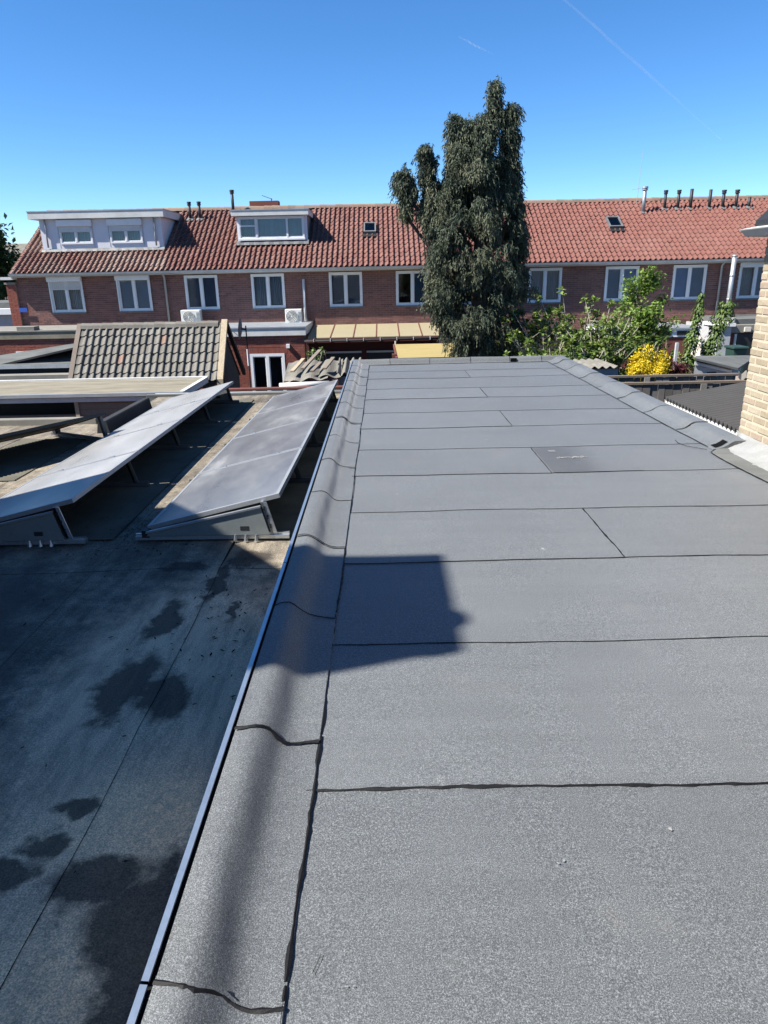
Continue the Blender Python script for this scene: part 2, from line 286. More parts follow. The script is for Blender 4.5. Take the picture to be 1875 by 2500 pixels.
# ------------------------------------------------------------------ mesh helpers
class MB:
    def __init__(s): s.v, s.f, s.a = [], [], []
    def quad(s, pts, r=0.0):
        i = len(s.v); s.v += [tuple(p) for p in pts]; s.f.append(tuple(range(i, i+len(pts)))); s.a.append(r); return s
    def box(s, x0, x1, y0, y1, z0, z1, r=0.0):
        i = len(s.v)
        s.v += [(x0, y0, z0), (x1, y0, z0), (x1, y1, z0), (x0, y1, z0), (x0, y0, z1), (x1, y0, z1), (x1, y1, z1), (x0, y1, z1)]
        for q in ((0, 3, 2, 1), (4, 5, 6, 7), (0, 1, 5, 4), (1, 2, 6, 5), (2, 3, 7, 6), (3, 0, 4, 7)):
            s.f.append(tuple(i+k for k in q)); s.a.append(r)
        return s
    def obox(s, c, ax, ay, az, r=0.0):
        # box spanned from corner c by three vectors
        c, ax, ay, az = map(Vector, (c, ax, ay, az)); i = len(s.v)
        for p in (c, c+ax, c+ax+ay, c+ay, c+az, c+ax+az, c+ax+ay+az, c+ay+az): s.v.append(tuple(p))
        for q in ((0, 3, 2, 1), (4, 5, 6, 7), (0, 1, 5, 4), (1, 2, 6, 5), (2, 3, 7, 6), (3, 0, 4, 7)):
            s.f.append(tuple(i+k for k in q)); s.a.append(r)
        return s
    def tube(s, pts, radii, n=8, caps=True, r=0.0):
        pts = [Vector(p) for p in pts]
        if isinstance(radii, (int, float)): radii = [radii]*len(pts)
        rings = []
        for k, p in enumerate(pts):
            d = (pts[min(k+1, len(pts)-1)] - pts[max(k-1, 0)]).normalized()
            h = Vector((1, 0, 0)) if abs(d.x) < .9 else Vector((0, 1, 0))
            a = d.cross(h).normalized(); b = d.cross(a)
            i = len(s.v)
            for j in range(n):
                t = 2*math.pi*j/n; s.v.append(tuple(p + (a*math.cos(t)+b*math.sin(t))*radii[k]))
            rings.append(i)
        for a, b in zip(rings, rings[1:]):
            for j in range(n): s.f.append((a+j, b+j, b+(j+1) % n, a+(j+1) % n)); s.a.append(r)
        if caps:
            s.f.append(tuple(rings[0]+j for j in range(n))); s.a.append(r)
            s.f.append(tuple(rings[-1]+n-1-j for j in range(n))); s.a.append(r)
        return s
    def prism(s, poly, vec, r=0.0):
        poly = [Vector(p) for p in poly]; vec = Vector(vec); i = len(s.v); n = len(poly)
        s.v += [tuple(p) for p in poly] + [tuple(p+vec) for p in poly]
        s.f.append(tuple(i+n-1-k for k in range(n))); s.f.append(tuple(i+n+k for k in range(n))); s.a += [r, r]
        for k in range(n): s.f.append((i+k, i+(k+1) % n, i+n+(k+1) % n, i+n+k)); s.a.append(r)
        return s
    def grid(s, P, r=0.0):
        i = len(s.v); R, C = len(P), len(P[0])
        for row in P: s.v += [tuple(p) for p in row]
        for a in range(R-1):
            for b in range(C-1): s.f.append((i+a*C+b, i+a*C+b+1, i+(a+1)*C+b+1, i+(a+1)*C+b)); s.a.append(r)
        return s
    def mesh(s, name, mat, off=(0, 0, 0), smooth=False):
        me = bpy.data.meshes.new(name); o = Vector(off)
        me.from_pydata([(p[0]-o.x, p[1]-o.y, p[2]-o.z) for p in s.v], [], s.f)
        if any(s.a):
            at = me.attributes.new('rnd', 'FLOAT', 'FACE'); at.data.foreach_set('value', s.a)
        me.materials.append(M[mat] if isinstance(mat, str) else mat)
        if smooth: me.polygons.foreach_set('use_smooth', [True]*len(me.polygons))
        me.update(); return me
    def part(s, name, mat, root, smooth=False, stuff=False, label=None, bevel=0):
        # a part (or sub-part) under root; the mesh is given in world coordinates
        off = root['_o'] if '_o' in root.keys() else (0, 0, 0)
        o = bpy.data.objects.new(name, s.mesh(name, mat, off, smooth)); COL.objects.link(o); o.parent = root
        o['_o'] = tuple(off)
        if stuff: o['kind'] = 'stuff'
        if label: o['label'] = label
        if bevel:
            bm = o.modifiers.new('bevel', 'BEVEL'); bm.width = bevel; bm.segments = 2; bm.limit_method = 'ANGLE'
        return o
    def solo(s, name, mat, label=None, cat=None, group=None, kind=None, smooth=False, bevel=0):
        o = bpy.data.objects.new(name, s.mesh(name, mat, (0, 0, 0), smooth)); COL.objects.link(o)
        tag(o, label, cat, group, kind)
        if bevel:
            bm = o.modifiers.new('bevel', 'BEVEL'); bm.width = bevel; bm.segments = 2; bm.limit_method = 'ANGLE'
        return o
def tag(o, label=None, cat=None, group=None, kind=None):
    for k, v in (('label', label), ('category', cat), ('group', group), ('kind', kind)):
        if v: o[k] = v
def thing(name, loc, label, cat, group=None):
    o = bpy.data.objects.new(name, None); COL.objects.link(o); o.location = loc; o.empty_display_size = .2
    tag(o, label, cat, group); o['_o'] = tuple(loc); return o
def place(name, me, root, mtx, **k):
    # a piece sharing mesh data, child of root, at world matrix mtx
    o = bpy.data.objects.new(name, me); COL.objects.link(o); o.parent = root
    off = root['_o'] if '_o' in root.keys() else (0, 0, 0)
    o.matrix_local = Matrix.Translation(-Vector(off)) @ mtx
    for a, b in k.items(): o[a] = b
    return o
def U(a, b): return random.uniform(a, b)

def wall_cells(x0, x1, z0, z1, holes):
    xs = sorted({x0, x1, *[h[0] for h in holes], *[h[1] for h in holes]}); zs = sorted({z0, z1, *[h[2] for h in holes], *[h[3] for h in holes]})
    xs = [x for x in xs if x0 <= x <= x1]; zs = [z for z in zs if z0 <= z <= z1]
    for a, b in zip(xs, xs[1:]):
        for c, d in zip(zs, zs[1:]):
            mx, mz = (a+b)/2, (c+d)/2
            if not any(h[0] < mx < h[1] and h[2] < mz < h[3] for h in holes): yield a, b, c, d
def bricks(x0, x1, z0, z1, y, holes, bw=.26, bh=.08, joint=.012, proud=.012, soldier=()):
    # every brick of a far facade, each its own little block in front of the mortar
    mb = MB(); row = 0; z = z0
    while z < z1-.02:
        zt = min(z+bh-joint, z1); x = x0 - (bw/2 if row % 2 else 0)
        while x < x1:
            segs = [(max(x, x0), min(x+bw-joint, x1))]
            for h in holes:
                if h[2] < (z+zt)/2 < h[3]:
                    ns = []
                    for a, b in segs:
                        if b <= h[0] or a >= h[1]: ns.append((a, b)); continue
                        if a < h[0]: ns.append((a, h[0]))
                        if b > h[1]: ns.append((h[1], b))
                    segs = ns
            for a, b in segs:
                if b-a > .03:
                    p = proud*U(.6, 1.15); i = len(mb.v); r = random.random()
                    mb.v += [(a, y, z), (b, y, z), (b, y, zt), (a, y, zt), (a, y-p, z), (b, y-p, z), (b, y-p, zt), (a, y-p, zt)]
                    for q in ((4, 5, 6, 7), (0, 1, 5, 4), (1, 2, 6, 5), (2, 3, 7, 6), (3, 0, 4, 7)):
                        mb.f.append(tuple(i+k for k in q)); mb.a.append(r)
            x += bw
        z += bh; row += 1
    return mb

def tile_mesh(name, mat, w, l, amp):
    prof = [(0, .1), (.14, -.12), (.36, -.16), (.56, .05), (.70, .62), (.83, 1.0), (.95, .9), (1.05, .25)]
    mb = MB(); lo = [(u*w, 0, h*amp+.03) for u, h in prof]; hi = [(u*w, l*1.09, h*amp) for u, h in prof]; dn = [(u*w, .006, h*amp+.003) for u, h in prof]
    mb.grid([lo, hi]); mb.grid([dn, lo])
    return mb.mesh(name, mat, smooth=False)
def tile_roof(root, org, ex, ey, ncol, nrow, wid, length, amp, mat, skip=None, limit=300, special=None, name='roof_tile'):
    ex, ey = Vector(ex).normalized(), Vector(ey).normalized(); ez = ex.cross(ey)
    me = tile_mesh(name, mat, wid, length, amp); org = Vector(org); cnt = 0; rest = MB()
    for j in range(nrow):
        for i in range(ncol):
            if skip and skip(i, j): continue
            p = org + ex*(i*wid + U(-.006, .006)) + ey*(j*length + U(-.008, .008)) + ez*U(-.004, .006)
            ry = U(-.012, .012); mx = Matrix(((ex.x, ey.x, ez.x, p.x), (ex.y, ey.y, ez.y, p.y), (ex.z, ey.z, ez.z, p.z), (0, 0, 0, 1))) @ Matrix.Rotation(ry, 4, 'Z')
            if cnt < limit:
                o = place(name, me, root, mx); cnt += 1
                if special and (i, j) in special:
                    m2 = me.copy(); m2.materials[0] = M[special[(i, j)]]; o.data = m2
            else:
                r = random.random(); k = len(rest.v)
                rest.v += [tuple(mx @ v.co) for v in me.vertices]
                for pl in me.polygons: rest.f.append(tuple(k+q for q in pl.vertices)); rest.a.append(r)
    if rest.v: rest.part('roof_tiles', mat, root, stuff=True)

def leaf_mesh(name, mat, C, D, N, Ls, Ws, root=None, bend=.25, rr=None, stuff=False, solo=None):
    # many leaves at once: centre C, direction D, side N, length Ls, width Ws; each leaf a bent pair of quads
    n = len(C); Ls = Ls[:, None]; Ws = Ws[:, None]
    D = D/np.linalg.norm(D, axis=1, keepdims=True); Sd = np.cross(D, N); Sd /= (np.linalg.norm(Sd, axis=1, keepdims=True)+1e-9); Up = np.cross(Sd, D)
    a = C - D*Ls*.5; b = C + Up*Ls*bend*.5; c = C + D*Ls*.5
    V = np.stack([a, b - Sd*Ws*.5, c, b + Sd*Ws*.5], 1)
    off = np.array(root['_o']) if root is not None else np.zeros(3)
    V = (V-off).reshape(-1, 3); me = bpy.data.meshes.new(name)
    k = np.arange(n)*4; F = np.stack([np.stack([k, k+1, k+2], 1), np.stack([k, k+2, k+3], 1)], 1).reshape(-1, 3)
    me.vertices.add(len(V)); me.vertices.foreach_set('co', V.ravel().astype(np.float32))
    me.loops.add(F.size); me.loops.foreach_set('vertex_index', F.ravel().astype(np.int32))
    me.polygons.add(len(F)); me.polygons.foreach_set('loop_start', np.arange(0, F.size, 3, dtype=np.int32)); me.polygons.foreach_set('loop_total', np.full(len(F), 3, dtype=np.int32))
    me.update(calc_edges=True); me.validate()
    at = me.attributes.new('rnd', 'FLOAT', 'FACE'); rv = rng.random(n) if rr is None else rr
    at.data.foreach_set('value', np.repeat(rv, 2).astype(np.float32))
    me.materials.append(M[mat]); o = bpy.data.objects.new(name, me); COL.objects.link(o)
    if root is not None: o.parent = root; o['_o'] = root['_o']
    return o
def seed(n):
    global rng
    random.seed(n); rng = np.random.default_rng(n)
def rdir(n): d = rng.normal(size=(n, 3)); return d/np.linalg.norm(d, axis=1, keepdims=True)

# ------------------------------------------------------------------ ground
G = -3.5
g = MB(); g.quad([(-4000, -4000, G), (4000, -4000, G), (4000, 4000, G), (-4000, 4000, G)]); g.solo('ground', 'ground', kind='structure')

# ------------------------------------------------------------------ our flat roof
XL, XR, YF, Y0 = -.28, 3.005, 12.92, -2.6
roof = thing('flat_roof_extension', (1.3, 5, G), 'long grey bitumen flat roof with low parapets in the foreground', 'flat roof')
MB().box(-.545, 3.30, Y0, 13.03, G, -.022).part('wall', 'brick_red', roof)
seams = [Y0, -1.85, -.93, 0.0, .92, 1.85, 2.79, 3.73, 4.63, 5.55, 6.44, 7.40, 8.29, 9.25, 10.09, 11.13, 11.98, YF]
def edge(n, amp): 
    e = np.cumsum(rng.normal(size=n)); e -= np.linspace(e[0], e[-1], n); return amp*e/(np.abs(e).max()+1e-6)
def wz(x, y): return .0025*math.sin(2.1*x+1.3*y)+.0018*math.sin(5.3*x-.7*y+1)
edges = {y: edge(40, .007) for y in seams}
XS = np.linspace(XL-.02, XR+.03, 40)
for k, (a, b) in enumerate(zip(seams, seams[1:])):
    spans = [(XL-.02, XR+.03)]
    if any(abs(a-q) < .02 for q in (3.73, 5.55, 7.40, 9.25, 11.13)): spans = [(XL-.02, 1.385), (1.385, XR+.03)]
    for sidx, (xa, xb) in enumerate(spans):
        mb = MB(); xs = np.linspace(xa, xb, 26); rows = []
        zt = .0005 + .0025*((k+sidx) % 2)
        for t in np.linspace(0, 1, 8):
            row = []
            for x in xs:
                ya = a + np.interp(x, XS, edges[a]); yb = b + np.interp(x, XS, edges[b])
                row.append((x, ya+(yb-ya)*t, zt+wz(x, a+(b-a)*t)))
            rows.append(row)
        mb.grid(rows)
        mb.grid([[(p[0], p[1], p[2]-.02) for p in rows[0]], rows[0]]); 
        mb.grid([[(r[0][0], r[0][1], r[0][2]) for r in rows], [(r[0][0], r[0][1], r[0][2]-.02) for r in rows]])
        mb.part('membrane_sheet', 'membrane', roof, smooth=False)
def bead(path, w0, w1, zt, root, side=None, h=.004):
    # an irregular line of bitumen squeezed out of a lap
    n = max(8, int(sum((Vector(q)-Vector(p)).length for p, q in zip(path, path[1:]))/.022)); P = np.array(path, float)
    seg = np.r_[0, np.cumsum(np.linalg.norm(np.diff(P, axis=0), axis=1))]; s = np.linspace(0, seg[-1], n)
    pts = np.stack([np.interp(s, seg, P[:, i]) for i in range(3)], 1)
    wv = np.convolve(rng.random(n+6), np.ones(4)/4, 'same')[3:-3]; wv = w0 + (w1-w0)*np.clip((wv-.3)*2.2, 0, 1)**1.6
    jit = np.convolve(rng.normal(size=n+6), np.ones(3)/3, 'same')[3:-3]*w0*.35
    rows = [[], [], []]
    for i in range(n):
        d = Vector(pts[min(i+1, n-1)]-pts[max(i-1, 0)]).normalized(); sd = Vector((-d.y, d.x, 0)).normalized() if abs(d.z) < .95 else Vector((0, 1, 0))
        p = Vector(pts[i]) + sd*jit[i]
        rows[0].append(p - sd*wv[i]/2); rows[1].append(p + Vector((0, 0, h))); rows[2].append(p + sd*wv[i]/2)
    MB().grid(rows).part('bitumen_seam', 'bitumen', root)
for y in seams[1:-1]:
    path = [(x, y+np.interp(x, XS, edges[y]), .0035+wz(x, y)) for x in np.linspace(XL, XR, 40)]
    kk = {1.85: (.008, .022), .92: (.008, .022), 2.79: (.003, .010)}.get(y, (.003, .007) if y < 5 else (.0008, .003))
    bead(path, kk[0], kk[1], 0, roof)
for a, b in ((3.73, 4.63), (5.55, 6.44), (7.40, 8.29), (9.25, 10.09), (11.13, 11.98)):
    bead([(1.385, a+.01, .004+wz(1.385, a)), (1.382, (a+b)/2, .005+wz(1.385, (a+b)/2)), (1.385, b-.01, .004+wz(1.385, b))], *((.007, .020) if a < 5 else (.005, .012)), 0, roof)
# darker rectangle by the cross lap, with faint chalky marks
mb = MB(); xs = np.linspace(0, 1, 14)
mb.grid([[(1.40+u*.75, 5.575+.845*t, .0045+wz(1.4+.75*u, 5.575+.845*t)) for u in xs] for t in np.linspace(0, 1, 24)]); mb.part('membrane_patch', 'membrane_new', roof, label='darker rectangle of membrane with smudged pale marks')
mb = MB()
for k in range(13):
    x = 1.545+k*.021; y = 6.03+U(-.01, .01)
    for q in range(3): mb.tube([(x+U(-.008, .008), y+U(-.03, .03), .0105+wz(x, y)), (x+U(-.008, .008), y+U(-.03, .03), .0105+wz(x, y))], .0035, 4)
for k in range(3): mb.tube([(1.52+k*.022, 6.30, .0105+wz(1.5, 6.3)), (1.53+k*.022, 6.24, .0105+wz(1.5, 6.3))], .003, 4)
mb.part('smudged_stamp', 'chalk', roof, stuff=True)

# left parapet: strips lapped one over the next
def ptop(y): return .08
LP = [(-.549, .97), (-.53, 1.02), (-.492, 1.10), (-.469, 1.08), (-.451, .98), (-.434, .83), (-.418, .64), (-.402, .44), (-.386, .27), (-.366, .15), (-.336, .075), (-.30, .045), (-.258, .035)]
ljs = [-2.6, -1.75, -.8, .2, 1.14, 2.08, 3.04, 3.96, 4.88, 5.8, 6.73, 7.65, 8.58, 9.5, 10.4, 11.3, 12.2, 13.02]
def lpt(i, y, off=0.0, ph=0.0):
    x, h = LP[i]; wob = (.0035*math.sin(2.6*y+ph) + .002*math.sin(7*y+ph*2) + .0015*math.sin(17*y+i))*math.sin(math.pi*i/12)
    return (x + wob, y, ptop(y)*h + off + .004 + (.003*math.sin(3.3*y+1+ph)+.0015*math.sin(13*y+i*.8) if 0 < i < 11 else 0))
for k, (a, b) in enumerate(zip(ljs, ljs[1:])):
    ph = k*1.7; mb = MB(); rows = []
    for t in np.linspace(0, 1, 16):
        row = []
        for i in range(len(LP)):
            dr = .010*math.sin(i*.9+k*2); ya = a + dr; yb = b + .010*math.sin(i*.9+(k+1)*2) + .012          # joints drift along the slope
            p = lpt(i, ya+(yb-ya)*t, .004*(k % 2), ph); row.append(p)
        rows.append(row)
    mb.grid(rows); mb.grid([[(p[0], p[1]+.002, p[2]-.012) for p in rows[0]], rows[0]])
    mb.grid([[(r[-1][0], r[-1][1], r[-1][2]) for r in rows], [(r[-1][0]+.002, r[-1][1], -.004) for r in rows]])
    mb.part('parapet_strip', 'membrane', roof, smooth=True)
    if k: bead([(rows[0][i][0], rows[0][i][1]-.003, rows[0][i][2]+.006) for i in range(0, len(LP))], .003 if a > 3 else .007, .010 if a > 3 else .026, 0, roof)
for k, (a, b) in enumerate(zip(ljs, ljs[1:])):
    bead([(-.258+.004*math.sin(4*y), y, .0075+wz(XL, y)) for y in np.linspace(a+.06, b+.05, 12)], .006 if a < 4 else .003, .018 if a < 4 else .009, 0, roof)
# right parapet
RP = [(3.005, .02), (3.02, .06), (3.06, .13), (3.095, .27), (3.125, .48), (3.152, .70), (3.178, .88), (3.205, .97), (3.25, 1.0), (3.32, .99)]
rjs = [6.20, 7.04, 7.99, 8.93, 9.84, 10.76, 11.70, 12.5, 13.02]
for k, (a, b) in enumerate(zip(rjs, rjs[1:])):
    rows = []; ph = k*2.3
    for t in np.linspace(0, 1, 12):
        row = []
        for i, (x, h) in enumerate(RP):
            y = a+(b-a)*t + .008*math.sin(i+k*2); x2 = x + .006*math.sin(3*y+ph)*math.sin(math.pi*i/9)
            row.append((x2, y, ptop(max(y, 6))*h+.004+.004*(k % 2)))
        rows.append(row)
    mb = MB(); mb.grid(rows); mb.grid([[(p[0], p[1]+.002, p[2]-.012 if k else -.005) for p in rows[0]], rows[0]]); mb.part('parapet_strip', 'membrane', roof, smooth=True)
    if k: bead([(p[0], p[1]-.003, p[2]+.004) for p in rows[0]], .004, .012, 0, roof)
bead([(3.0+.004*math.sin(5*y), y, .009+wz(3, y)) for y in np.linspace(6.3, 12.9, 60)], .005, .012, 0, roof)
bead([(2.82, 6.6, .008), (2.80, 6.48, .008), (2.83, 6.34, .008), (2.95, 6.2, .009)], .003, .010, 0, roof)
# far parapet
fxs = [-.55, .12, .85, 1.6, 2.32, 2.9, 3.31]
for k, (a, b) in enumerate(zip(fxs, fxs[1:])):
    FP = [(12.90, .01), (12.925, .03), (12.945, .3), (12.96, .7), (12.985, .97), (13.03, 1.0)]
    rows = [[(x, y, .095*h+.004+.003*(k % 2)+.003*math.sin(5*x)) for y, h in FP] for x in np.linspace(a, b, 6)]
    MB().grid(rows).part('parapet_strip', 'membrane', roof, smooth=True)
    if k: bead([(a, p[1]-.002, p[2]+.004) for p in rows[0]], .006, .012, 0, roof)
bead([(x, 12.90, .008) for x in np.linspace(-.25, 2.95, 30)], .004, .010, 0, roof)
MB().box(2.335, 2.44, 12.925, 12.97, .018, .075).part('overflow_hole', 'hole', roof)
MB().grid([[(3.045, y, .017), (3.095, y, .030), (3.125, y, .047), (3.155, y, .068)] for y in (6.24, 6.34)]).part('overflow_hole', 'hole', roof)
# aluminium trim on the left edge, in lengths
ty = [-2.6, 1.14, 3.55, 6.1, 8.6, 11.1, 13.03]
for a, b in zip(ty, ty[1:]):
    mb = MB(); zt = lambda y: ptop(y)+.012
    rows = [[(-.560, y, zt(y)-.008), (-.560, y, zt(y)), (-.577, y, zt(y)+.002), (-.580, y, zt(y)-.006), (-.580, y, zt(y)-.07)] for y in np.linspace(a+.004, b-.004, 10)]
    mb.grid(rows).part('edge_trim', 'trim', roof)
MB().box(-.577, -.545, Y0, 13.03, -.6, .068).part('upstand', 'bitumen', roof)
# chalky scuffs and flecks lying on the felt
fl = MB(); FX = [(1.05, 1.47), (1.28, 1.49), (1.39, 1.51), (.47, 1.53), (.85, 1.65), (1.62, 1.36), (.72, 2.35), (.88, 2.3), (1.85, 2.2), (.35, 2.6), (2.1, 3.1), (.02, 4.45), (.25, 7.6), (1.0, 7.3), (2.2, 4.2), (1.3, 2.2)]
for k in range(60): FX.append((U(-.2, 2.9), U(.9, 11)))
for k, (x, y) in enumerate(FX):
    for q in range(random.choice((1, 1, 2, 3))):
        xx, yy = x+U(-.02, .02), y+U(-.015, .015); r_ = U(.0015, .004)*(1.3 if k < 16 else 1.0); an = U(0, 3.1); m = 6
        fl.quad([(xx+r_*U(.6, 1.5)*math.cos(2*math.pi*i/m)*math.cos(an)*1.6-r_*math.sin(2*math.pi*i/m)*math.sin(an), yy+r_*U(.6, 1.4)*math.cos(2*math.pi*i/m)*math.sin(an)*1.6+r_*math.sin(2*math.pi*i/m)*math.cos(an), .0075+wz(xx, yy)) for i in range(m)])
fl.part('chalk_flecks', 'chalk', roof, stuff=True)
# stray bits on the roof
for x, y, l, an in ((-.20, 1.27, .05, .6), (1.9, 4.9, .05, .3), (.35, 7.9, .05, .2), (1.15, 5.05, .04, .5)):
    o = MB().tube([(x+.4*l*math.cos(an+q), y-l*q, .008+.001) for q in np.linspace(0, 1, 6)], .0008, 4).part('stray_fibre', 'litter', roof)

# ------------------------------------------------------------------ neighbour's lower roof
ZL = -.45
low = thing('low_roof_extension', (-2.4, 6, G), 'lower weathered flat roof on the left carrying the solar panels', 'flat roof')
mb = MB(); mb.box(-4.3, -.565, -3, 12.62, G, ZL-.09); mb.box(-7.4, -4.302, -3, 10.3, G, ZL-.09); mb.part('wall', 'brick_red', low)
mb = MB(); mb.box(-4.3, -.566, -3, 12.61, ZL-.089, ZL-.012); mb.part('deck', 'blackroof', low); MB().box(-7.4, -4.302, -3, 10.29, ZL-.089, ZL-.014).part('deck', 'blackroof', low)
strips = [(-.578, -1.23), (-1.23, -2.18), (-2.18, -3.12), (-3.12, -4.06), (-4.06, -4.98), (-4.98, -5.95), (-5.95, -7.4)]
for k, (a, b) in enumerate(strips):
    ye = 12.62 if b > -4.2 else 10.3; mb = MB(); e1 = edge(60, .03); e2 = edge(60, .03); ysn = np.linspace(-3, ye, 60); rows = []
    for j, y in enumerate(ysn):
        rows.append([(b-.025+(a-b+.025)*t + (e1[j] if t == 0 and k < 6 else e2[j] if t == 1 and k else 0), y, ZL+.002+.004*(k % 2)+.004*math.sin(1.3*y+4*(b+(a-b)*t))) for t in np.linspace(0, 1, 7)])
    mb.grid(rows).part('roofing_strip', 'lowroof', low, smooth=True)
    if k: bead([(a+e2[j], y, ZL+.0045+.004*math.sin(1.3*y+4*a)) for j, y in enumerate(ysn)], .001, .005, 0, low, None, .003)
for y in (4.72, 6.9, 8.6, 10.3): bead([(x, y+.03*math.sin(3*x), ZL+.009+.004*math.sin(x)) for x in np.linspace(-4.2, -.6, 30)], .0015, .006, 0, low, None, .002)
# ribbed walkway mats under and beside the panel rows
def ribmat(x0, x1, y0, y1):
    mb = MB(); rows = []
    for i, y in enumerate(np.arange(y0, y1, .021)): rows.append([(x0, y, ZL+.012+.010*(i % 2)), (x1, y, ZL+.012+.010*(i % 2))])
    mb.grid(rows); o = mb.part('ribbed_mat', 'mat', low)
for x0, x1 in ((-3.55, -2.95), (-2.94, -2.26), (-1.62, -1.14), (-1.13, -.6)): ribmat(x0, x1, 5.36, 12.1)
ribmat(-4.9, -4.0, 7.2, 9.2)
MB().box(-4.3, -.575, 12.56, 12.66, ZL-.1, ZL+.05).part('end_kerb', 'greyroof', low, bevel=.01)
mb = MB(); mb.tube([(-4.2, 12.80, ZL-.02), (-.58, 12.80, ZL-.02)], .06, 10); mb.part('gutter', 'zinc', low, smooth=True)
MB().box(-7.4, -4.28, 10.22, 10.34, ZL-.2, ZL+.10).part('edge_upstand', 'concrete', low, bevel=.015)
mb = MB(); mb.prism([(-4.02, 9.55, ZL), (-3.84, 9.55, ZL), (-3.87, 9.55, -.285), (-3.885, 9.55, -.27), (-3.97, 9.55, -.27), (-3.99, 9.55, -.285)], (0, 1.9, 0)); mb.part('black_upstand', 'blackroof', low)
mb = MB()
for k in range(420):
    q = random.random()
    x, y = (random.gauss(-2.15, .28), random.gauss(5.55, .35)) if q < .55 else (random.gauss(-1.05, .25), random.gauss(3.9, .45)) if q < .8 else (U(-4, -.62), U(1.4, 5.6))
    if x > -.62: continue
    l = U(.006, .02); a = U(0, 6.3); z = ZL+.013
    mb.quad([(x-l*math.cos(a), y-l*math.sin(a), z), (x+l*.4*math.sin(a), y-l*.4*math.cos(a), z+.004), (x+l*math.cos(a), y+l*math.sin(a), z+.008), (x-l*.4*math.sin(a), y+l*.4*math.cos(a), z+.004)])
mb.part('leaf_litter', 'litter', low, stuff=True)

# ------------------------------------------------------------------ solar panels and racks
def solar_row(org, ang, n, tilt, w, l, names, rack_label, first_plate=True, glass='panel', frame='panelframe'):
    # local frame: u up the slope (towards +x), v along the row
    ca, sa = math.cos(ang), math.sin(ang); U3 = Vector((ca, sa, 0)); V3 = Vector((-sa, ca, 0)); Z3 = Vector((0, 0, 1)); O = Vector(org)
    up = U3*math.cos(tilt) + Z3*math.sin(tilt); nrm = up.cross(V3)
    P = lambda u, v, z=0: O + U3*u + V3*v + Z3*z
    rack = thing('mounting_rack', tuple(O + V3*(n*l/2)), rack_label, 'solar rack', 'racks under the solar panels')
    cw = w*math.cos(tilt)
    for j in range(n+1):
        v = j*l - .01
        rl = MB(); rl.obox(P(-.1, v-.03, .006), U3*(cw+.16), V3*.06, Z3*.03); rl.obox(P(-.1, v-.012, .036), U3*(cw+.16), V3*.024, Z3*.018); rl.part('base_rail', 'alu' if j == 0 else 'shaded_alu', rack)
        lg = MB(); h = cw*.86*math.tan(tilt)
        lg.obox(P(cw*.86+.07, v-.03, .05), U3*.02, V3*.06, Z3*.001+U3*(-.07)+Z3*(h+.04)); lg.obox(P(cw*.86+.07, v-.03, .05)+V3*.0, U3*.05, V3*.008, U3*(-.07)+Z3*(h+.04))
        lg.part('leg', 'alu' if j == 0 else 'shaded_alu', rack)
        ft = MB(); ft.obox(P(-.04, v-.04, .03), U3*.06, V3*.08, Z3*.06); ft.part('clip', 'black', rack)
        if 0 < j < n or not first_plate:
            pass
        else:
            pl = MB(); y = v-.045 if j == 0 else v+.04
            pl.prism([P(.0, y, .045), P(cw*.86+.06, y, .045), P(cw*.86, y, h+.05), P(.02, y, .075)], V3*.004); p = pl.part('side_plate', 'plate', rack)
            lip = MB(); lip.prism([P(.0, y-.012, .085), P(cw*.86, y-.012, h+.065), P(cw*.86, y-.012, h+.05), P(.0, y-.012, .07)], V3*.03); lip.part('plate_lip', 'alu', p)
            MB().obox(P(cw*.70, y-.002, .085), U3*.07, V3*.003, Z3*.035).part('slot', 'black', p)
            for q in range(3): MB().tube([P(cw*.66+q*.085, y-.012, .0), P(cw*.66+q*.085, y-.012, .05)], [.018, .006], 6).part('foot', 'alu', p)
            for q in range(3): MB().obox(P(cw*.86+.075-.06*(q+.6)/3, v-.034, .07+h*(q+.35)/3), U3*.014, V3*.003, Z3*h*.16).part('slot', 'black', rack)
    for j in range(n):
        loc = P(0, j*l+l/2, .06)
        sp = thing('solar_panel', tuple(loc), names[j], 'solar panel', 'solar panels on the lower roof')
        c = P(0, j*l+.008, .075); L = l-.016; t = .036
        fr = MB()
        fr.obox(c, up*.03, V3*L, nrm*t); fr.obox(c+up*(w-.03), up*.03, V3*L, nrm*t); fr.obox(c+up*.03, up*(w-.06), V3*.03, nrm*t); fr.obox(c+up*.03+V3*(L-.03), up*(w-.06), V3*.03, nrm*t); fr.part('frame', frame, sp)
        gl = MB(); gl.obox(c+up*.028+V3*.028+nrm*(t-.008), up*(w-.056), V3*(L-.056), nrm*.0055); gl.part('glass', glass, sp)
        bk = MB(); bk.obox(c+up*.029+V3*.029+nrm*.012, up*(w-.058), V3*(L-.058), nrm*.006); bk.part('backsheet', 'panelback', sp)
        for q in (.25, .75):
            if j: MB().obox(c+up*(w*q-.03)-V3*.022+nrm*t, up*.06, V3*.034, nrm*.008).part('clamp', 'alu', sp)
    return rack
T = rad(13.5)
solar_row((-1.95, 5.33, ZL+.02), rad(-.9), 4, T, 1.13, 1.575,
    ['front solar panel of the row beside the grey parapet, half in shade', 'second solar panel from the front in the row beside the grey parapet', 'third solar panel from the front in the row beside the parapet, dusty brown', 'farthest solar panel of the row beside the grey parapet'],
    'metal rack with grey triangular end plate under the row beside the parapet')
solar_row((-3.60, 5.28, ZL+.02), 0.0, 4, T, 1.13, 1.60,
    ['front solar panel of the left row, cut by the picture edge and mostly shaded', 'second solar panel from the front in the middle row of the lower roof', 'third solar panel from the front in the middle row of the lower roof', 'farthest solar panel of the middle row, near the tiled shed'],
    'metal rack with dark end plate under the middle row of panels at left edge', glass='panel_clean')
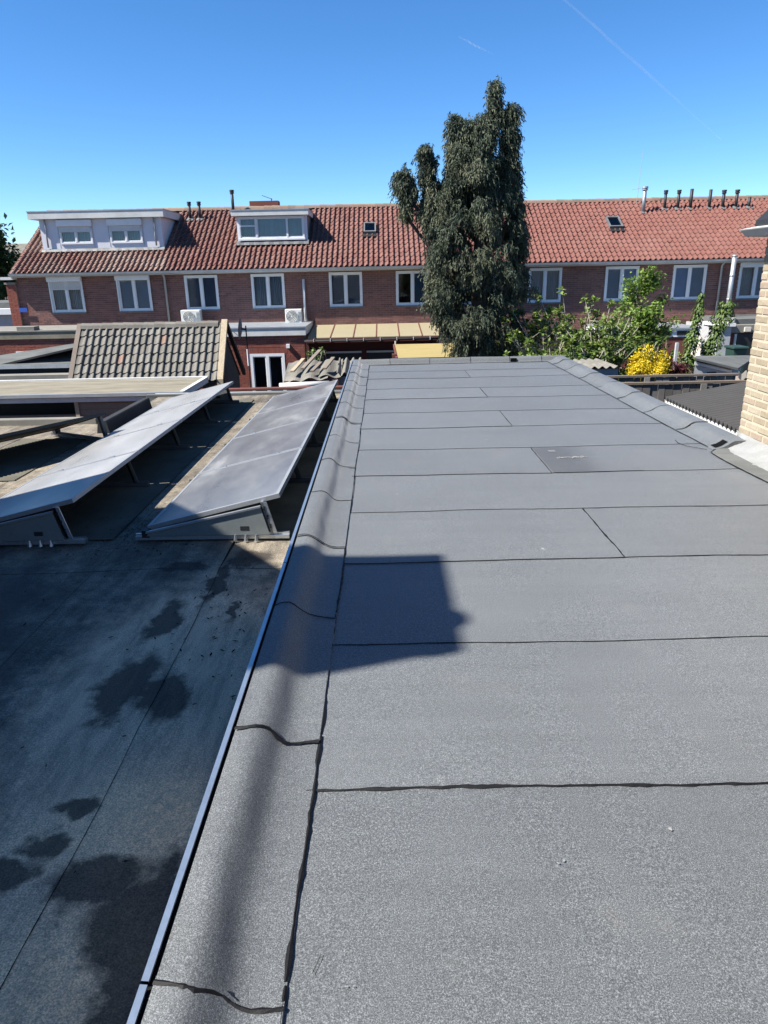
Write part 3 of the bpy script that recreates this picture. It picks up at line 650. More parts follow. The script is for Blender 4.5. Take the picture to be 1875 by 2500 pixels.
solar_row((-6.08, 6.64, ZL+.02), rad(-29.5), 2, rad(15.5), 1.1, 1.6,
    ['near solar panel seen edge-on from behind at the left picture edge', 'dark-backed solar panel seen edge-on, ending beside the black upstand'],
    'slotted grey leg and rails of the turned panel row at the far left', first_plate=False, glass='panel', frame='black')

# ------------------------------------------------------------------ unseen house at the left, shaped to cast the roof shadow (outside the picture)
sh = thing('unseen_shadow_house', (-7, 1, G), 'unseen tall brick house left of the lower roof, shaped to cast the shadow across it', 'house')
pl = [(-4.32, -6), (-4.32, 2.92), (-4.83, 3.47), (-6.0, 4.93), (-14, 4.93), (-14, -6)]
MB().prism([(x, y, G) for x, y in pl], (0, 0, 7.55)).part('wall', 'brick_red', sh)
MB().prism([(x+.03*(x > -13), y, 4.05) for x, y in pl], (0, 0, .2)).part('roof_edge', 'offwhite', sh)
ch = MB(); ch.box(-5.4, -4.50, 1.20, 2.30, 4.25, 5.52); ch.part('chimney', 'brick_red', sh)  # chimney and pot sized to give the shadow outline on the upper roof
MB().box(-5.42, -4.48, 1.17, 2.32, 5.521, 5.69).part('chimney_cap', 'concrete', sh, bevel=.03)
MB().tube([(-4.60, 1.48, 5.69), (-4.60, 1.48, 5.73), (-4.60, 1.48, 5.755)], [.13, .10, .11], 12).part('chimney_pot', 'brick_red', sh)

# ------------------------------------------------------------------ yellow brick house at the right
yh = thing('yellow_brick_house', (5, 3, G), 'pale yellow brick house corner rising at the right picture edge', 'house')
WX, WY = 3.36, 6.46
MB().box(WX-.0035, WX+4, -6, WY-.006, G, 1.86).part('wall_core', 'ymortar', yh)
bl, bhh, jt = .20, .055, .017
bm = MB().box(0, .03, 0, bl, 0, bhh); 
def ybrick(lng, k):
    b = MB(); e = .004
    s = [(0, 0), (lng, 0), (lng, bhh), (0, bhh)]
    fr = [(-.006+U(-.002, .002), a+(e if a == 0 else -e), c+(e if c == 0 else -e)) for a, c in s]; mid = [(0, a, c) for a, c in s]; bk = [(.03, a, c) for a, c in s]
    i = 0; b.v = fr+mid+bk; b.f = [(0, 3, 2, 1)]
    for o in (0, 4):
        for k2 in range(4): b.f.append((o+k2, o+(k2+1) % 4, o+4+(k2+1) % 4, o+4+k2))
    b.a = [0]*len(b.f); return b.mesh('brick', 'ybrick')
ym = {'l': [ybrick(bl, k) for k in range(4)], 's': [ybrick(.095, k) for k in range(3)]}
cnt = 0; row = 0; z = -.9; rest = MB(); lst = []
while z < 1.84:
    y = WY - .002; seq = 0
    first = 's' if row % 2 else 'l'
    while y > 2.8:
        kd = first if seq == 0 else ('s' if (row % 2 == 0 and seq % 5 == 3) else 'l'); ln = bl if kd == 'l' else .095
        y0 = y-ln; lst.append((y0, z, kd)); y = y0-jt; seq += 1
    z += bhh+jt; row += 1
lst.sort(key=lambda q: -q[0] if q[1] > .0 else 50)
for k, (y0, z, kd) in enumerate(lst):
    me = random.choice(ym[kd]); mx = Matrix.Translation((WX-.004+U(-.003, .003), y0, z)) @ Matrix.Rotation(U(-.006, .006), 4, 'X')
    if k < 300: place('brick', me, yh, mx)
    else:
        r = random.random(); i = len(rest.v); rest.v += [tuple(mx @ v.co) for v in me.vertices]
        for p in me.polygons: rest.f.append(tuple(i+q for q in p.vertices)); rest.a.append(r)
rest.part('brickwork', 'ybrick', yh, stuff=True)
# white flashing dressed over the roof at the wall foot, with a bitumen edge
rows = []
for y in np.linspace(2.6, 6.50, 46):
    k = .02*math.sin(6*y)+.012*math.sin(15*y); fx = 3.10 + .02*math.sin(2*y) + max(0, y-6.22)*1.0
    rows.append([(fx+(WX-.006-fx)*t, y+.01*math.sin(20*t+y*9), .012+(.10+.35*k)*t**1.3+.006*math.sin(17*y+9*t)) for t in np.linspace(0, 1, 9)])
MB().grid(rows).part('flashing', 'flash', yh, smooth=True)
rows = [[(2.95+.02*math.sin(3*y)+max(0, y-6.1)*.9, y, .010), (2.99+.02*math.sin(3*y)+.008*math.sin(23*y)+max(0, y-6.1)*.8, y, .014), (3.10+max(0, y-6.1)*.6, y, .018)] for y in np.linspace(2.6, 6.25, 40)]
MB().grid(rows).part('flashing_border', 'greyroof', yh)
bead([(2.945+.02*math.sin(3*y)+max(0, y-6.1)*.9, y, .012) for y in np.linspace(3, 6.2, 30)], .005, .012, 0, yh)
# eaves: boxed gutter and dark roof rising to the right
EYH = WY+.02
MB().prism([(3.12, EYH, 1.885), (3.17, EYH, 1.835), (3.34, EYH, 1.828), (3.355, EYH, 1.90), (3.27, EYH, 1.912), (3.17, EYH, 1.90)], (0, -9, 0)).part('eaves_box', 'zinc', yh)
MB().prism([(3.11, EYH+.006, 1.892), (3.27, EYH+.006, 1.918), (3.27, EYH+.006, 1.909), (3.115, EYH+.006, 1.884)], (0, -9, 0)).part('gutter_lip', 'offwhite', yh)
MB().prism([(3.26, EYH+.012, 1.905), (6.6, EYH+.012, 5.2), (6.6, EYH+.012, 5.27), (3.25, EYH+.012, 1.965), (3.245, EYH+.012, 1.925)], (0, -9, 0)).part('roof', 'black', yh)
MB().prism([(3.40, WY-.02, 1.855), (9, WY-.02, 1.855), (6.5, WY-.02, 5.0)], (0, -.2, 0)).part('gable', 'ymortar', yh)

# ------------------------------------------------------------------ the terrace
HY = 30.0; EY, EZ = 29.58, 1.86; RY, RZ = 34.0, 4.43
sl_v = Vector((0, RY-EY, RZ-EZ)); SLEN = sl_v.length; sl_u = sl_v.normalized()
def rz_at(y): return EZ + (y-EY)*(RZ-EZ)/(RY-EY)
def window(root, x0, x1, z0, z1, y, left='dark', right='dark', shutter=0.0, split=.5, sill='lead', t=.075, box=False):
    wn = MB()
    wn.box(x0, x0+t, y-.05, y+.07, z0, z1); wn.box(x1-t, x1, y-.05, y+.07, z0, z1); wn.box(x0+t, x1-t, y-.05, y+.07, z1-t, z1); wn.box(x0+t, x1-t, y-.05, y+.07, z0, z0+t*1.1)
    o = wn.part('window', 'white', root)
    xm = x0+(x1-x0)*split; MB().box(xm-t*.55, xm+t*.55, y-.055, y+.06, z0+t*1.1, z1-t).part('mullion', 'white', o)
    s2 = MB()
    for a, b, sd in ((x0+t, xm-t*.55, left), (xm+t*.55, x1-t, right)):
        za, zb = z0+t*1.1, z1-t; c = .035
        s2.box(a, a+c, y-.03, y+.03, za, zb); s2.box(b-c, b, y-.03, y+.03, za, zb); s2.box(a+c, b-c, y-.03, y+.03, zb-c, zb); s2.box(a+c, b-c, y-.03, y+.03, za, za+c)
        MB().box(a+c, b-c, y-.004, y+.004, za+c, zb-c).part('pane', 'glass', o)
        if sd in ('curtain',):
            rows = [[], []]; m = 26
            for k in range(m):
                x = a+(b-a)*k/(m-1); yy = y+.12+.022*math.sin(k*1.9+U(-.3, .3))
                rows[0].append((x, yy, za)); rows[1].append((x, yy, zb))
            MB().grid(rows).part('curtain', 'curtain', o)
        elif sd in ('blind', 'blindblue', 'blinddark'): MB().box(a, b, y+.05, y+.056, za, zb).part('blind', sd, o)
    s2.part('sash', 'white', o)
    rm = MB(); d = .9; X0, X1, Z0, Z1 = x0+.01, x1-.01, z0+.01, z1-.01
    rm.quad([(X0, y+d, Z0), (X1, y+d, Z0), (X1, y+d, Z1), (X0, y+d, Z1)]); rm.quad([(X0, y+.06, Z0), (X0, y+d, Z0), (X0, y+d, Z1), (X0, y+.06, Z1)]); rm.quad([(X1, y+.06, Z0), (X1, y+.06, Z1), (X1, y+d, Z1), (X1, y+d, Z0)])
    rm.quad([(X0, y+.06, Z0), (X1, y+.06, Z0), (X1, y+d, Z0), (X0, y+d, Z0)]); rm.quad([(X0, y+.06, Z1), (X0, y+d, Z1), (X1, y+d, Z1), (X1, y+.06, Z1)]); rm.part('room_recess', 'room', o)
    if sill: MB().box(x0-.03, x1+.03, y-.10, y-.051, z0-.045, z0+.012).part('sill', sill, o)
    if shutter or box:
        MB().box(x0-.02, x1+.02, y-.20, y-.052, z1-.14, z1+.05).part('shutter_box', 'white', o, bevel=.02)
        MB().box(x0-.01, x0+.04, y-.09, y-.052, z0, z1-.142).part('shutter_guide', 'white', o); MB().box(x1-.04, x1+.01, y-.09, y-.052, z0, z1-.142).part('shutter_guide', 'white', o)
        if shutter:
            sm = MB(); zz = z1-.145
            while zz > z1-.145-shutter: sm.box(x0+.041, x1-.041, y-.085, y-.07, zz-.038, zz-.003); zz -= .04
            sm.part('shutter_curtain', 'offwhite', o)
    return o
def flue(root, x, y, z0, z1, r=.06, cap=True, mat='black', name='flue_pipe'):
    o = MB().tube([(x, y, z0-.1), (x, y, z1)], r, 12).part(name, mat, root, smooth=True)
    if cap:
        c = MB(); c.tube([(x, y, z1-.10), (x, y, z1-.04)], r*1.45, 12); c.tube([(x, y, z1-.02), (x, y, z1+.05)], [r*1.6, r*1.5], 12); c.part('cap', mat, o)
    fl = MB(); e = .2; P = lambda a, b: (x+a*.7, y+b*.8, rz_at(y+b*.8)+.075)
    fl.grid([[P(-e+U(-.04, .04), -.18), P(0, -.22), P(e+U(-.04, .04), -.18)], [P(-e, 0), (x, y, rz_at(y)+.13), P(e, 0)], [P(-e*.8, .16), P(0, .18), P(e*.8, .16)]]); fl.part('lead_collar', 'lead', o)
    return o
def house(xa, xb, wins, label, tmat, skip=None, pier=False, special=None):
    h = thing('terraced_house', ((xa+xb)/2, HY+4, G), label, 'house', 'terraced houses behind the gardens')
    holes = [(q['x']-.68, q['x']+.68, .30, 1.66) for q in wins]
    mb = MB()
    for a, b, c, d in wall_cells(xa, xb, G, 1.80, holes): mb.box(a, b, HY, HY+.25, c, d)
    mb.part('wall', 'mortar', h)
    MB().box(xa, xb, HY+.9, HY+8, G, 1.7).part('rear_wall', 'brick', h)
    bricks(xa, xb, -1.2, 1.72, HY-.001, holes).part('brickwork', 'brick', h, stuff=True)
    for q in wins: window(h, q['x']-.68, q['x']+.68, .30, 1.66, HY, q.get('l', 'dark'), q.get('r', 'dark'), q.get('sh', 0), q.get('sp', .5), box=q.get('box', False))
    # eaves: soffit board and half-round gutter
    MB().box(xa, xb, HY-.38, HY-.002, 1.705, 1.79).part('soffit', 'offwhite', h)
    gt = MB(); prof = [(-.10, .05), (-.085, -.03), (-.03, -.07), (.03, -.07), (.07, -.02), (.08, .05)]
    gt.grid([[(x, EY-.02+a, EZ-.06+b) for a, b in prof] for x in (xa, xb)]); gt.grid([[(x, EY-.01+a*.85, EZ-.055+b*.85) for a, b in reversed(prof)] for x in (xa, xb)]); gt.part('gutter', 'zinc', h)
    # roof: deck, tiles, ridge
    dk = MB(); dk.prism([(xa, EY+.05, EZ-.06), (xa, RY, RZ-.03), (xa, 38.4, EZ-.06)], (xb-xa, 0, 0)); rf = dk.part('roof', 'black', h)
    nc = round((xb-xa)/.212); wd = (xb-xa)/nc
    org = Vector((xa, EY-.03, EZ-.01))
    sk2 = (lambda i, j: skip(xa+i*wd, j)) if skip else None
    tile_roof(rf, org, (1, 0, 0), tuple(sl_u), nc, 15, wd, SLEN/15, .072, tmat, sk2, special=special)
    n = round((xb-xa)/.36); l = (xb-xa)/n
    rt = MB(); pts = [(-.16, -.06), (-.12, .03), (-.05, .085), (.05, .085), (.12, .03), (.16, -.06)]
    rt.grid([[(0, a, b+.012) for a, b in pts], [(l*1.06, a*.95, b) for a, b in pts]]); rt.quad([(0, a, b+.012) for a, b in pts]); me = rt.mesh('ridge_tile', 'ridge')
    for k in range(n): place('ridge_tile', me, rf, Matrix.Translation((xa+k*l, RY, RZ+.03+U(-.008, .008))) @ Matrix.Rotation(U(-.02, .02), 4, 'Z'))
    return h, rf
def drain(root, x, z0, z1, y=HY-.09, r=.045):
    MB().tube([(x, y-.30, z1+.10), (x, y-.2, z1+.02), (x, y, z1-.12), (x, y, z0)], r, 8).part('downpipe', 'pipe', root, smooth=True)
def in_dormer(xa, xb, j0): return lambda x, j: xa-.12 < x < xb-.02 and j >= j0

A, rfA = house(-14.98, -8.78, [dict(x=-12.95, l='curtain', r='curtain', sh=.32), dict(x=-10.17, l='blind', r='blind', box=True)],
    'leftmost terraced house with wide white dormer and roller shutter boxes', 'tile_old', in_dormer(-14.05, -9.05, 5))
B, rfB = house(-8.78, -3.07, [dict(x=-7.4, l='blinddark', r='blinddark'), dict(x=-4.67, l='curtain', r='curtain')],
    'terraced house with narrow glazed dormer and two outdoor air units', 'tile', in_dormer(-5.94, -3.05, 5))
Ch, rfC = house(-3.07, 2.62, [dict(x=-1.48, l='blinddark', r='blinddark'), dict(x=1.26, l='dark', r='blinddark')],
    'terraced house left of the conifer with small skylight above the yellow canopy', 'tile')
Dh, rfD = house(2.62, 8.26, [dict(x=3.99), dict(x=6.69, l='curtain', r='curtain')], 'terraced house half hidden behind the tall conifer', 'tile_new')
Eh, rfE = house(8.26, 13.95, [dict(x=9.83, l='blind', r='blindblue'), dict(x=12.6, l='blindblue', r='blind')], 'terraced house right of the conifer with blue blinds and closed skylight', 'tile_new')
Fh, rfF = house(13.95, 19.6, [dict(x=15.3, l='curtain', r='blind', box=True), dict(x=18.1)], 'rightmost terraced house, mostly hidden by the yellow brick corner', 'tile_new')
# left end pier with street sign
MB().box(-15.36, -14.985, HY-.10, HY+.6, G, 1.45).part('end_pier', 'mortar', A)
bricks(-15.36, -14.985, -1.2, 1.44, HY-.101, []).part('pier_brickwork', 'brick_red', A, stuff=True)
MB().box(-15.40, -14.95, HY-.16, HY+.3, 1.451, 1.53).part('pier_cap', 'concrete', A); MB().box(-15.42, -14.9, HY-.35, HY+.3, 1.63, 1.74).part('verge_block', 'offwhite', A)
sg = MB().box(-14.99, -14.66, HY-.125, HY-.104, .36, .53).part('street_sign', 'blue', A)
drain(A, -8.86, -.3, 1.72); drain(Eh, 14.05-.2, -.5, 1.72)
MB().tube([(-3.2, HY-.09, -.45), (-3.2, HY-.09, 1.42)], .05, 8).part('vent_pipe', 'white', B, smooth=True)
# dormers
def dormer(root, xa, xb, yf, zb, zt, ybk, fascia, label, over=.3, cheek='dormerwhite', holes=()):
    d = MB()
    for a, b, c, e in wall_cells(xa, xb, zb, zt, holes): d.box(a, b, yf, yf+.12, c, e)
    d = d.part('dormer', 'dormerwhite', root, label=label)
    for x in (xa, xb-.08):
        MB().prism([(x, yf+.12, rz_at(yf+.12)-.05), (x, yf+.12, zt), (x, ybk, zt), (x, min(ybk, RY), rz_at(min(ybk, RY))-.05)], (.08, 0, 0)).part('cheek', cheek, d)
    MB().box(xa-over, xb+over*.6, yf-.25, ybk+.6, zt+.002, zt+fascia).part('dormer_roof', 'offwhite', d)
    MB().box(xa-over-.02, xb+over*.6+.02, yf-.27, ybk+.6, zt+fascia+.001, zt+fascia+.035).part('roof_trim', 'zinc', d)
    rows = [[(x, yf+.01, zb+.02), (x, yf-.07, zb-.01+.01*math.sin(9*x)), (x, yf-.13+.012*math.sin(15*x), rz_at(yf-.13)+.085)] for x in np.linspace(xa-.05, xb+.05, 30)]
    MB().grid(rows).part('lead_apron', 'lead', d); return d
h1 = [(-13.30, -11.95, 2.98, 3.60), (-11.22, -9.88, 2.98, 3.60)]
d1 = dormer(A, -14.08, -9.05, 31.0, 2.80, 3.95, 33.2, .27, 'wide white dormer with two shuttered windows', .32, holes=h1)
for a, b, lf in ((-13.30, -11.95, 'curtain'), (-11.22, -9.88, 'curtain')):
    window(A, a, b, 2.98, 3.60, 31.0, lf, 'blindblue' if a > -12 and False else lf, .0, sill=None, t=.06)
    MB().box(a-.05, b+.05, 30.86, 30.998, 3.66, 3.92).part('shutter_box', 'white', A, bevel=.03)
    MB().box(a+.03, b-.03, 30.93, 30.948, 3.44, 3.655).part('shutter_curtain', 'offwhite', A)
    for x in (a-.04, b+.04): MB().box(x-.006, x+.006, 30.992, 30.999, 2.85, 3.94).part('panel_joint', 'pipe', A)
for x in (-13.83, -9.33): MB().tube([(x, 30.93, 3.94), (x, 30.93, 2.86)], .035, 8).part('downpipe', 'pipe', A, smooth=True)
hB = [(-5.90, -3.18, 3.03, 3.90)]
d2 = dormer(B, -5.98, -3.06, 31.2, 2.96, 3.93, 33.4, .2, 'narrow dormer with a wide three-part window and curtains', .16, 'lead', hB)
wB = window(B, -5.90, -3.18, 3.03, 3.90, 31.2, 'curtain', 'curtain', 0, .27, 'white', .06)
MB().box(-3.93, -3.85, 31.14, 31.28, 3.10, 3.84).part('mullion', 'white', wB); MB().box(-5.84, -5.22, 31.15, 31.27, 3.52, 3.58).part('transom', 'white', wB)
# roof furniture
flue(B, -8.38+.0, 33.2, 4.05, 4.66); flue(B, -7.95, 33.2, 4.05, 4.66); flue(B, -6.54, 33.6, 4.2, 5.14, .065)
flue(Ch, 1.09, 33.0, 3.95, 4.95, .06)
for x, zt in ((12.5, 4.72), (13.08, 4.72)): flue(Eh, x, 33.2, 4.0, zt)
flue(Eh, 13.63, 33.2, 4.0, 4.80, .07, False)
flue(Eh, 11.5, 33.0, 3.85, 4.86, .085, True, 'steel', 'steel_chimney')
for x, zt, c in ((14.46, 4.76, False), (15.05, 4.68, True), (15.63, 4.68, True), (16.2, 4.42, False)): flue(Fh, x, 33.2, 4.0, zt, .065, c)
MB().tube([(11.36, 33.5, 4.3), (11.43, 33.5, 6.4)], [.012, .006], 5).part('antenna', 'pipe', Eh); MB().tube([(11.1, 33.5, 4.85), (11.5, 33.5, 4.9)], .008, 4).part('antenna_arm', 'pipe', Eh)
bc = MB(); bc.box(-6.35, -4.95, 36.8, 37.4, 3, 5.02); bc.part('rear_chimney', 'brick_red', B); MB().tube([(-5.75, 37, 5.28), (-5.25, 37, 5.1)], .012, 4).part('aerial', 'black', B); MB().tube([(-5.3, 37, 4.6), (-5.3, 37, 5.14)], .02, 4).part('aerial_mast', 'black', B)
def skylight(root, x0, x1, y0, y1, glass='glass'):
    n = Vector((0, -sl_u.z, sl_u.y)); P = lambda x, y, h: Vector((x, y, rz_at(y))) + n*h
    o = MB(); t = .06
    for a, b, c, d in ((x0, x1, y0, y0+t), (x0, x1, y1-t, y1), (x0, x0+t, y0+t, y1-t), (x1-t, x1, y0+t, y1-t)):
        o.obox(P(a, c, .02), (b-a, 0, 0), P(a, d, .02)-P(a, c, .02), n*.16)
    o = o.part('skylight', 'lead', root); MB().obox(P(x0+t, y0+t, .13), (x1-x0-2*t, 0, 0), P(x0, y1-t, .13)-P(x0, y0+t, .13), n*.01).part('pane', 'glass', o)
    MB().obox(P(x0+t, y0+t, .11), (x1-x0-2*t, 0, 0), P(x0, y1-t, .11)-P(x0, y0+t, .11), n*.01).part('blind', 'concrete', o)
    MB().obox(P(x0-.05, y0-.22, .075), (x1-x0+.1, 0, 0), P(x0, y0, .075)-P(x0, y0-.22, .075), n*.01).part('apron', 'black', o)
skylight(Ch, -.73, -.20, 31.75, 32.45); skylight(Eh, 9.70, 10.28, 31.75, 32.5); skylight(Dh, 5.6, 6.15, 31.75, 32.5)

# air conditioners on the wall brackets
def aircon(x0, x1, z0, z1, label):
    a = thing('outdoor_air_unit', ((x0+x1)/2, 29.4, z0), label, 'air conditioner', 'air units on the terrace wall')
    MB().box(x0, x1, 29.28, 29.62, z0, z1).part('casing', 'ac', a, bevel=.02)
    cx, cz, r = x0+(x1-x0)*.40, (z0+z1)/2, (z1-z0)*.42
    g1 = MB().tube([(cx, 29.279, cz), (cx, 29.262, cz)], r, 24).part('fan_grille', 'acgrille', a)
    for q in (1.0, .78, .56, .34):
        t = MB(); t.tube([(cx+r*q*math.cos(k*math.pi/12), 29.256, cz+r*q*math.sin(k*math.pi/12)) for k in range(25)], .008, 4, False); t.part('grille_ring', 'ac', g1)
    MB().tube([(cx, 29.262, cz), (cx, 29.245, cz)], r*.18, 12).part('hub', 'ac', g1)
    for k in range(7): MB().box(x0+(x1-x0)*.80, x1-.03, 29.272, 29.279, z0+.08+k*.055, z0+.10+k*.055).part('louvre', 'acgrille', a)
    for x in (x0+.12, x1-.12):
        b = MB(); b.box(x-.02, x+.02, 29.25, 29.985, z0-.035, z0-.005); b.box(x-.02, x+.02, 29.95, 29.985, z0-.3, z0-.036); b.part('bracket', 'black', a)
aircon(-8.18, -7.40, -.20, .33, 'white outdoor air unit above the tiled shed ridge, left one')
aircon(-3.95, -3.28, -.26, .28, 'white outdoor air unit beside the white vent pipe, right one')

# ------------------------------------------------------------------ extensions behind the terrace
eA = thing('rear_extension', (-13, 28.5, G), 'low brick extension with beige roof edge behind the tiled shed, far left', 'extension', 'rear extensions of the terrace')
MB().box(-18, -8.9, 27, HY-.11, G, -.50).part('wall', 'mortar', eA); bricks(-18, -8.9, -2.0, -.5, 26.999, []).part('brickwork', 'brick_red', eA, stuff=True)
MB().box(-18, -8.85, 26.93, HY-.12, -.498, -.24).part('roof_edge', 'beigeroof', eA); MB().box(-18, -8.83, 26.90, HY-.13, -.238, -.19).part('roof_trim', 'concrete', eA)
MB().box(-13.75, -13.1, 26.95, 27.4, -.189, -.05).part('capping', 'concrete', eA); MB().box(-13.95, -12.9, 26.96, 26.985, -1.06, -.95).part('white_lintel', 'white', eA)
eB = thing('rear_extension', (-5.5, 28.5, G), 'red brick extension with white double door under a pale roof edge', 'extension', 'rear extensions of the terrace')
dh = [(-5.08, -3.76, G, -1.22)]
mb = MB(); 
for a, b, c, d in wall_cells(-8.6, -2.98, G, -.56, dh): mb.box(a, b, 27, 27.2, c, d)
mb.box(-8.6, -8.4, 27.2, HY-.1, G, -.56); mb.box(-3.18, -2.98, 27.2, HY-.1, G, -.56); mb.part('wall', 'mortar', eB)
sold = [(-5.2, -3.64, -1.22, -1.0)]
bricks(-8.6, -2.98, -2.9, -.56, 26.999, dh+sold).part('brickwork', 'brick_red', eB, stuff=True)
sb = MB()
for k in range(19): sb.box(-5.2+k*.082, -5.2+k*.082+.07, 26.986, 26.9985, -1.21, -1.01, random.random())
sb.part('lintel_brickwork', 'brick_red', eB, stuff=True)
MB().box(-8.6, -2.9, 26.9, HY-.12, -.558, -.28).part('roof_edge', 'offwhite', eB); MB().box(-8.62, -2.88, 26.87, HY-.13, -.278, -.235).part('roof_trim', 'zinc', eB)
window(eB, -5.08, -3.76, -3.4, -1.22, 27.02, 'dark', 'dark', sill=None, t=.10)
MB().box(-3.66, -3.53, 26.86, 26.985, -1.02, -.88).part('wall_lamp', 'white', eB)
# yellow canopy
cn = thing('veranda', (-.3, 28.5, G), 'veranda with six pale yellow roof panels against the brick terrace', 'veranda')
xs = np.linspace(-2.86, 2.36, 7)
for k in range(6):
    P = lambda x, t: (x, 29.93+(27.0-29.93)*t, -.43+(-.70+.43)*t)
    a, b = xs[k]+.02, xs[k+1]-.02
    MB().prism([P(a, 0), P(b, 0), P(b, 1), P(a, 1)], (0, 0, .03)).part('roof_panel', 'yellow', cn)
for k in range(7): MB().obox((xs[k]-.02, 27.0, -.705), (.04, 0, 0), (0, 2.93, .27), (0, 0, .055)).part('rafter', 'brownwood', cn)
MB().box(-2.9, 2.5, 26.86, 26.99, -.86, -.715).part('front_beam', 'maroon', cn)
MB().tube([(-2.95, 26.80, -.78), (2.62, 26.80, -.76)], .04, 8).part('gutter', 'blackroof', cn, smooth=True)
for x in np.linspace(-2.6, 2.4, 9): MB().box(x-.012, x+.012, 26.74, 26.86, -.80, -.70).part('gutter_bracket', 'offwhite', cn)
MB().box(-2.9, 2.5, 27.9, 28.0, G, -.72).part('board_wall', 'maroon', cn)
for a, b in ((-2.2, -.9), (-.6, .7)):
    MB().box(a, b, 27.84, 27.899, -2.3, -1.35).part('window_opening', 'black', cn); MB().box(a-.05, b+.05, 27.82, 27.899, -1.349, -1.28).part('window_head', 'offwhite', cn)
for x in (-2.85, 2.4): MB().box(x-.05, x+.05, 26.9, 26.99, G, -.861).part('post', 'maroon', cn)
# small yellow lean-to
yl = thing('lean_to_shed', (1.4, 23, G), 'small lean-to with bright yellow corrugated roof left of the conifer foot', 'shed')
rows = []; 
for t in np.linspace(0, 1, 121): rows.append([(x+.06*t, 24.0-2.0*t, -.70-.215*t+.02*math.sin(t*2*math.pi*15)) for x in np.linspace(.40, 2.36, 4)])
MB().grid(rows).part('corrugated_roof', 'yellow2', yl)
MB().obox((2.37, 24.0, -.74), (.14, 0, 0), (.06, -2.02, -.215), (0, 0, .09)).part('verge_board', 'wood', yl)
MB().obox((.34, 24.0, -.76), (.05, 0, 0), (.05, -2.02, -.215), (0, 0, .08)).part('verge_board', 'brownwood', yl)
MB().box(.45, 2.4, 22.1, 23.9, G, -.99).part('wall', 'maroon', yl); MB().box(.28, .40, 22.2, 22.4, -1.0, -.82).part('bracket', 'brownwood', yl); MB().tube([(.42, 24.0, -.7), (.42, 24.0, -.58)], .03, 6).part('post_tip', 'offwhite', yl)

# extension with whitewashed wall and steel flue, right
eE = thing('rear_extension', (13, 28, G), 'whitewashed extension with steel flue and white window strip at right', 'extension', 'rear extensions of the terrace')
MB().box(12.65, 13.12, 26.9, HY-.1, G, -.56).part('white_wall', 'whitewash', eE); MB().box(12.60, 13.22, 26.8, 28.2, -.558, -.44).part('white_slab', 'white', eE)
MB().box(13.121, 17, 27.05, HY-.12, G, -.8).part('wall', 'brick_red', eE); MB().box(13.122, 17, 26.95, HY-.13, -.798, -.52).part('roof_edge', 'concrete', eE); MB().box(13.2, 17, 27.3, HY-.14, -.518, -.33).part('roof_upstand', 'greyroof', eE)
MB().box(13.40, 14.2, 27.0, 27.049, -2.6, -.86).part('doorway', 'black', eE); MB().box(13.32, 13.40, 26.98, 27.049, -2.6, -.85).part('door_frame', 'offwhite', eE)
MB().tube([(13.88, 29.0, -.5), (13.88, 29.0, 2.0)], .09, 14).part('steel_flue', 'zinc', eE, smooth=True)
for z in (.3, 1.2, 1.92): MB().tube([(13.88, 29.0, z), (13.88, 29.0, z+.06)], .105, 14).part('flue_clamp', 'steel', eE, smooth=True)
MB().tube([(13.35, 27.3, -.42), (13.35, 27.3, -.26)], [.06, .08], 10).part('roof_vent', 'offwhite', eE); MB().box(13.62, 13.85, 26.87, 26.949, -.76, -.6).part('lamp', 'cloth', eE)
eD = thing('garden_room', (10, 28, G), 'low garden room with white window strip behind the green tree', 'extension')
MB().box(8.5, 12.0, 27.1, HY-.11, G, -.92).part('wall', 'brick_red', eD); MB().box(8.5, 12.05, 27.0, HY-.12, -.64, -.58).part('roof_edge', 'zinc', eD); MB().box(8.5, 12.0, 27.06, HY-.13, -.918, -.641).part('clerestory', 'white', eD)
for k in range(4): MB().box(8.75+k*.8, 9.35+k*.8, 27.045, 27.059, -.86, -.70).part('clerestory_pane', 'black', eD)
MB().box(12.16, 12.42, 29.88, 29.985, -.72, -.52).part('vent_grille', 'lightwood', Eh)

# satellite dish on a pole
sd = thing('satellite_dish', (-4.66, 24, G), 'grey satellite dish seen side-on on a thin pole beside the shed', 'satellite dish')
MB().tube([(-4.58, 24, -2.4), (-4.58, 24, .02)], .022, 8).part('pole', 'black', sd); MB().tube([(-4.585, 23.975, -1.3), (-4.585, 23.975, -.75)], .026, 8).part('pole_sleeve', 'white', sd)
rows = []
for rr_ in np.linspace(0.02, .34, 7):
    rows.append([(-4.72-.5*rr_*rr_-.25*0+.10*math.sin(t)*rr_, 24+rr_*math.cos(t), -.08+rr_*math.sin(t)) for t in np.linspace(0, 2*math.pi, 25)])
MB().grid(rows).part('dish', 'dish', sd, smooth=True); MB().tube([(-4.72, 24, -.08), (-4.58, 24, -.10)], .03, 8).part('mount', 'black', sd); MB().tube([(-4.76, 24, -.38), (-5.05, 23.98, -.12)], .012, 6).part('feed_arm', 'dish', sd)

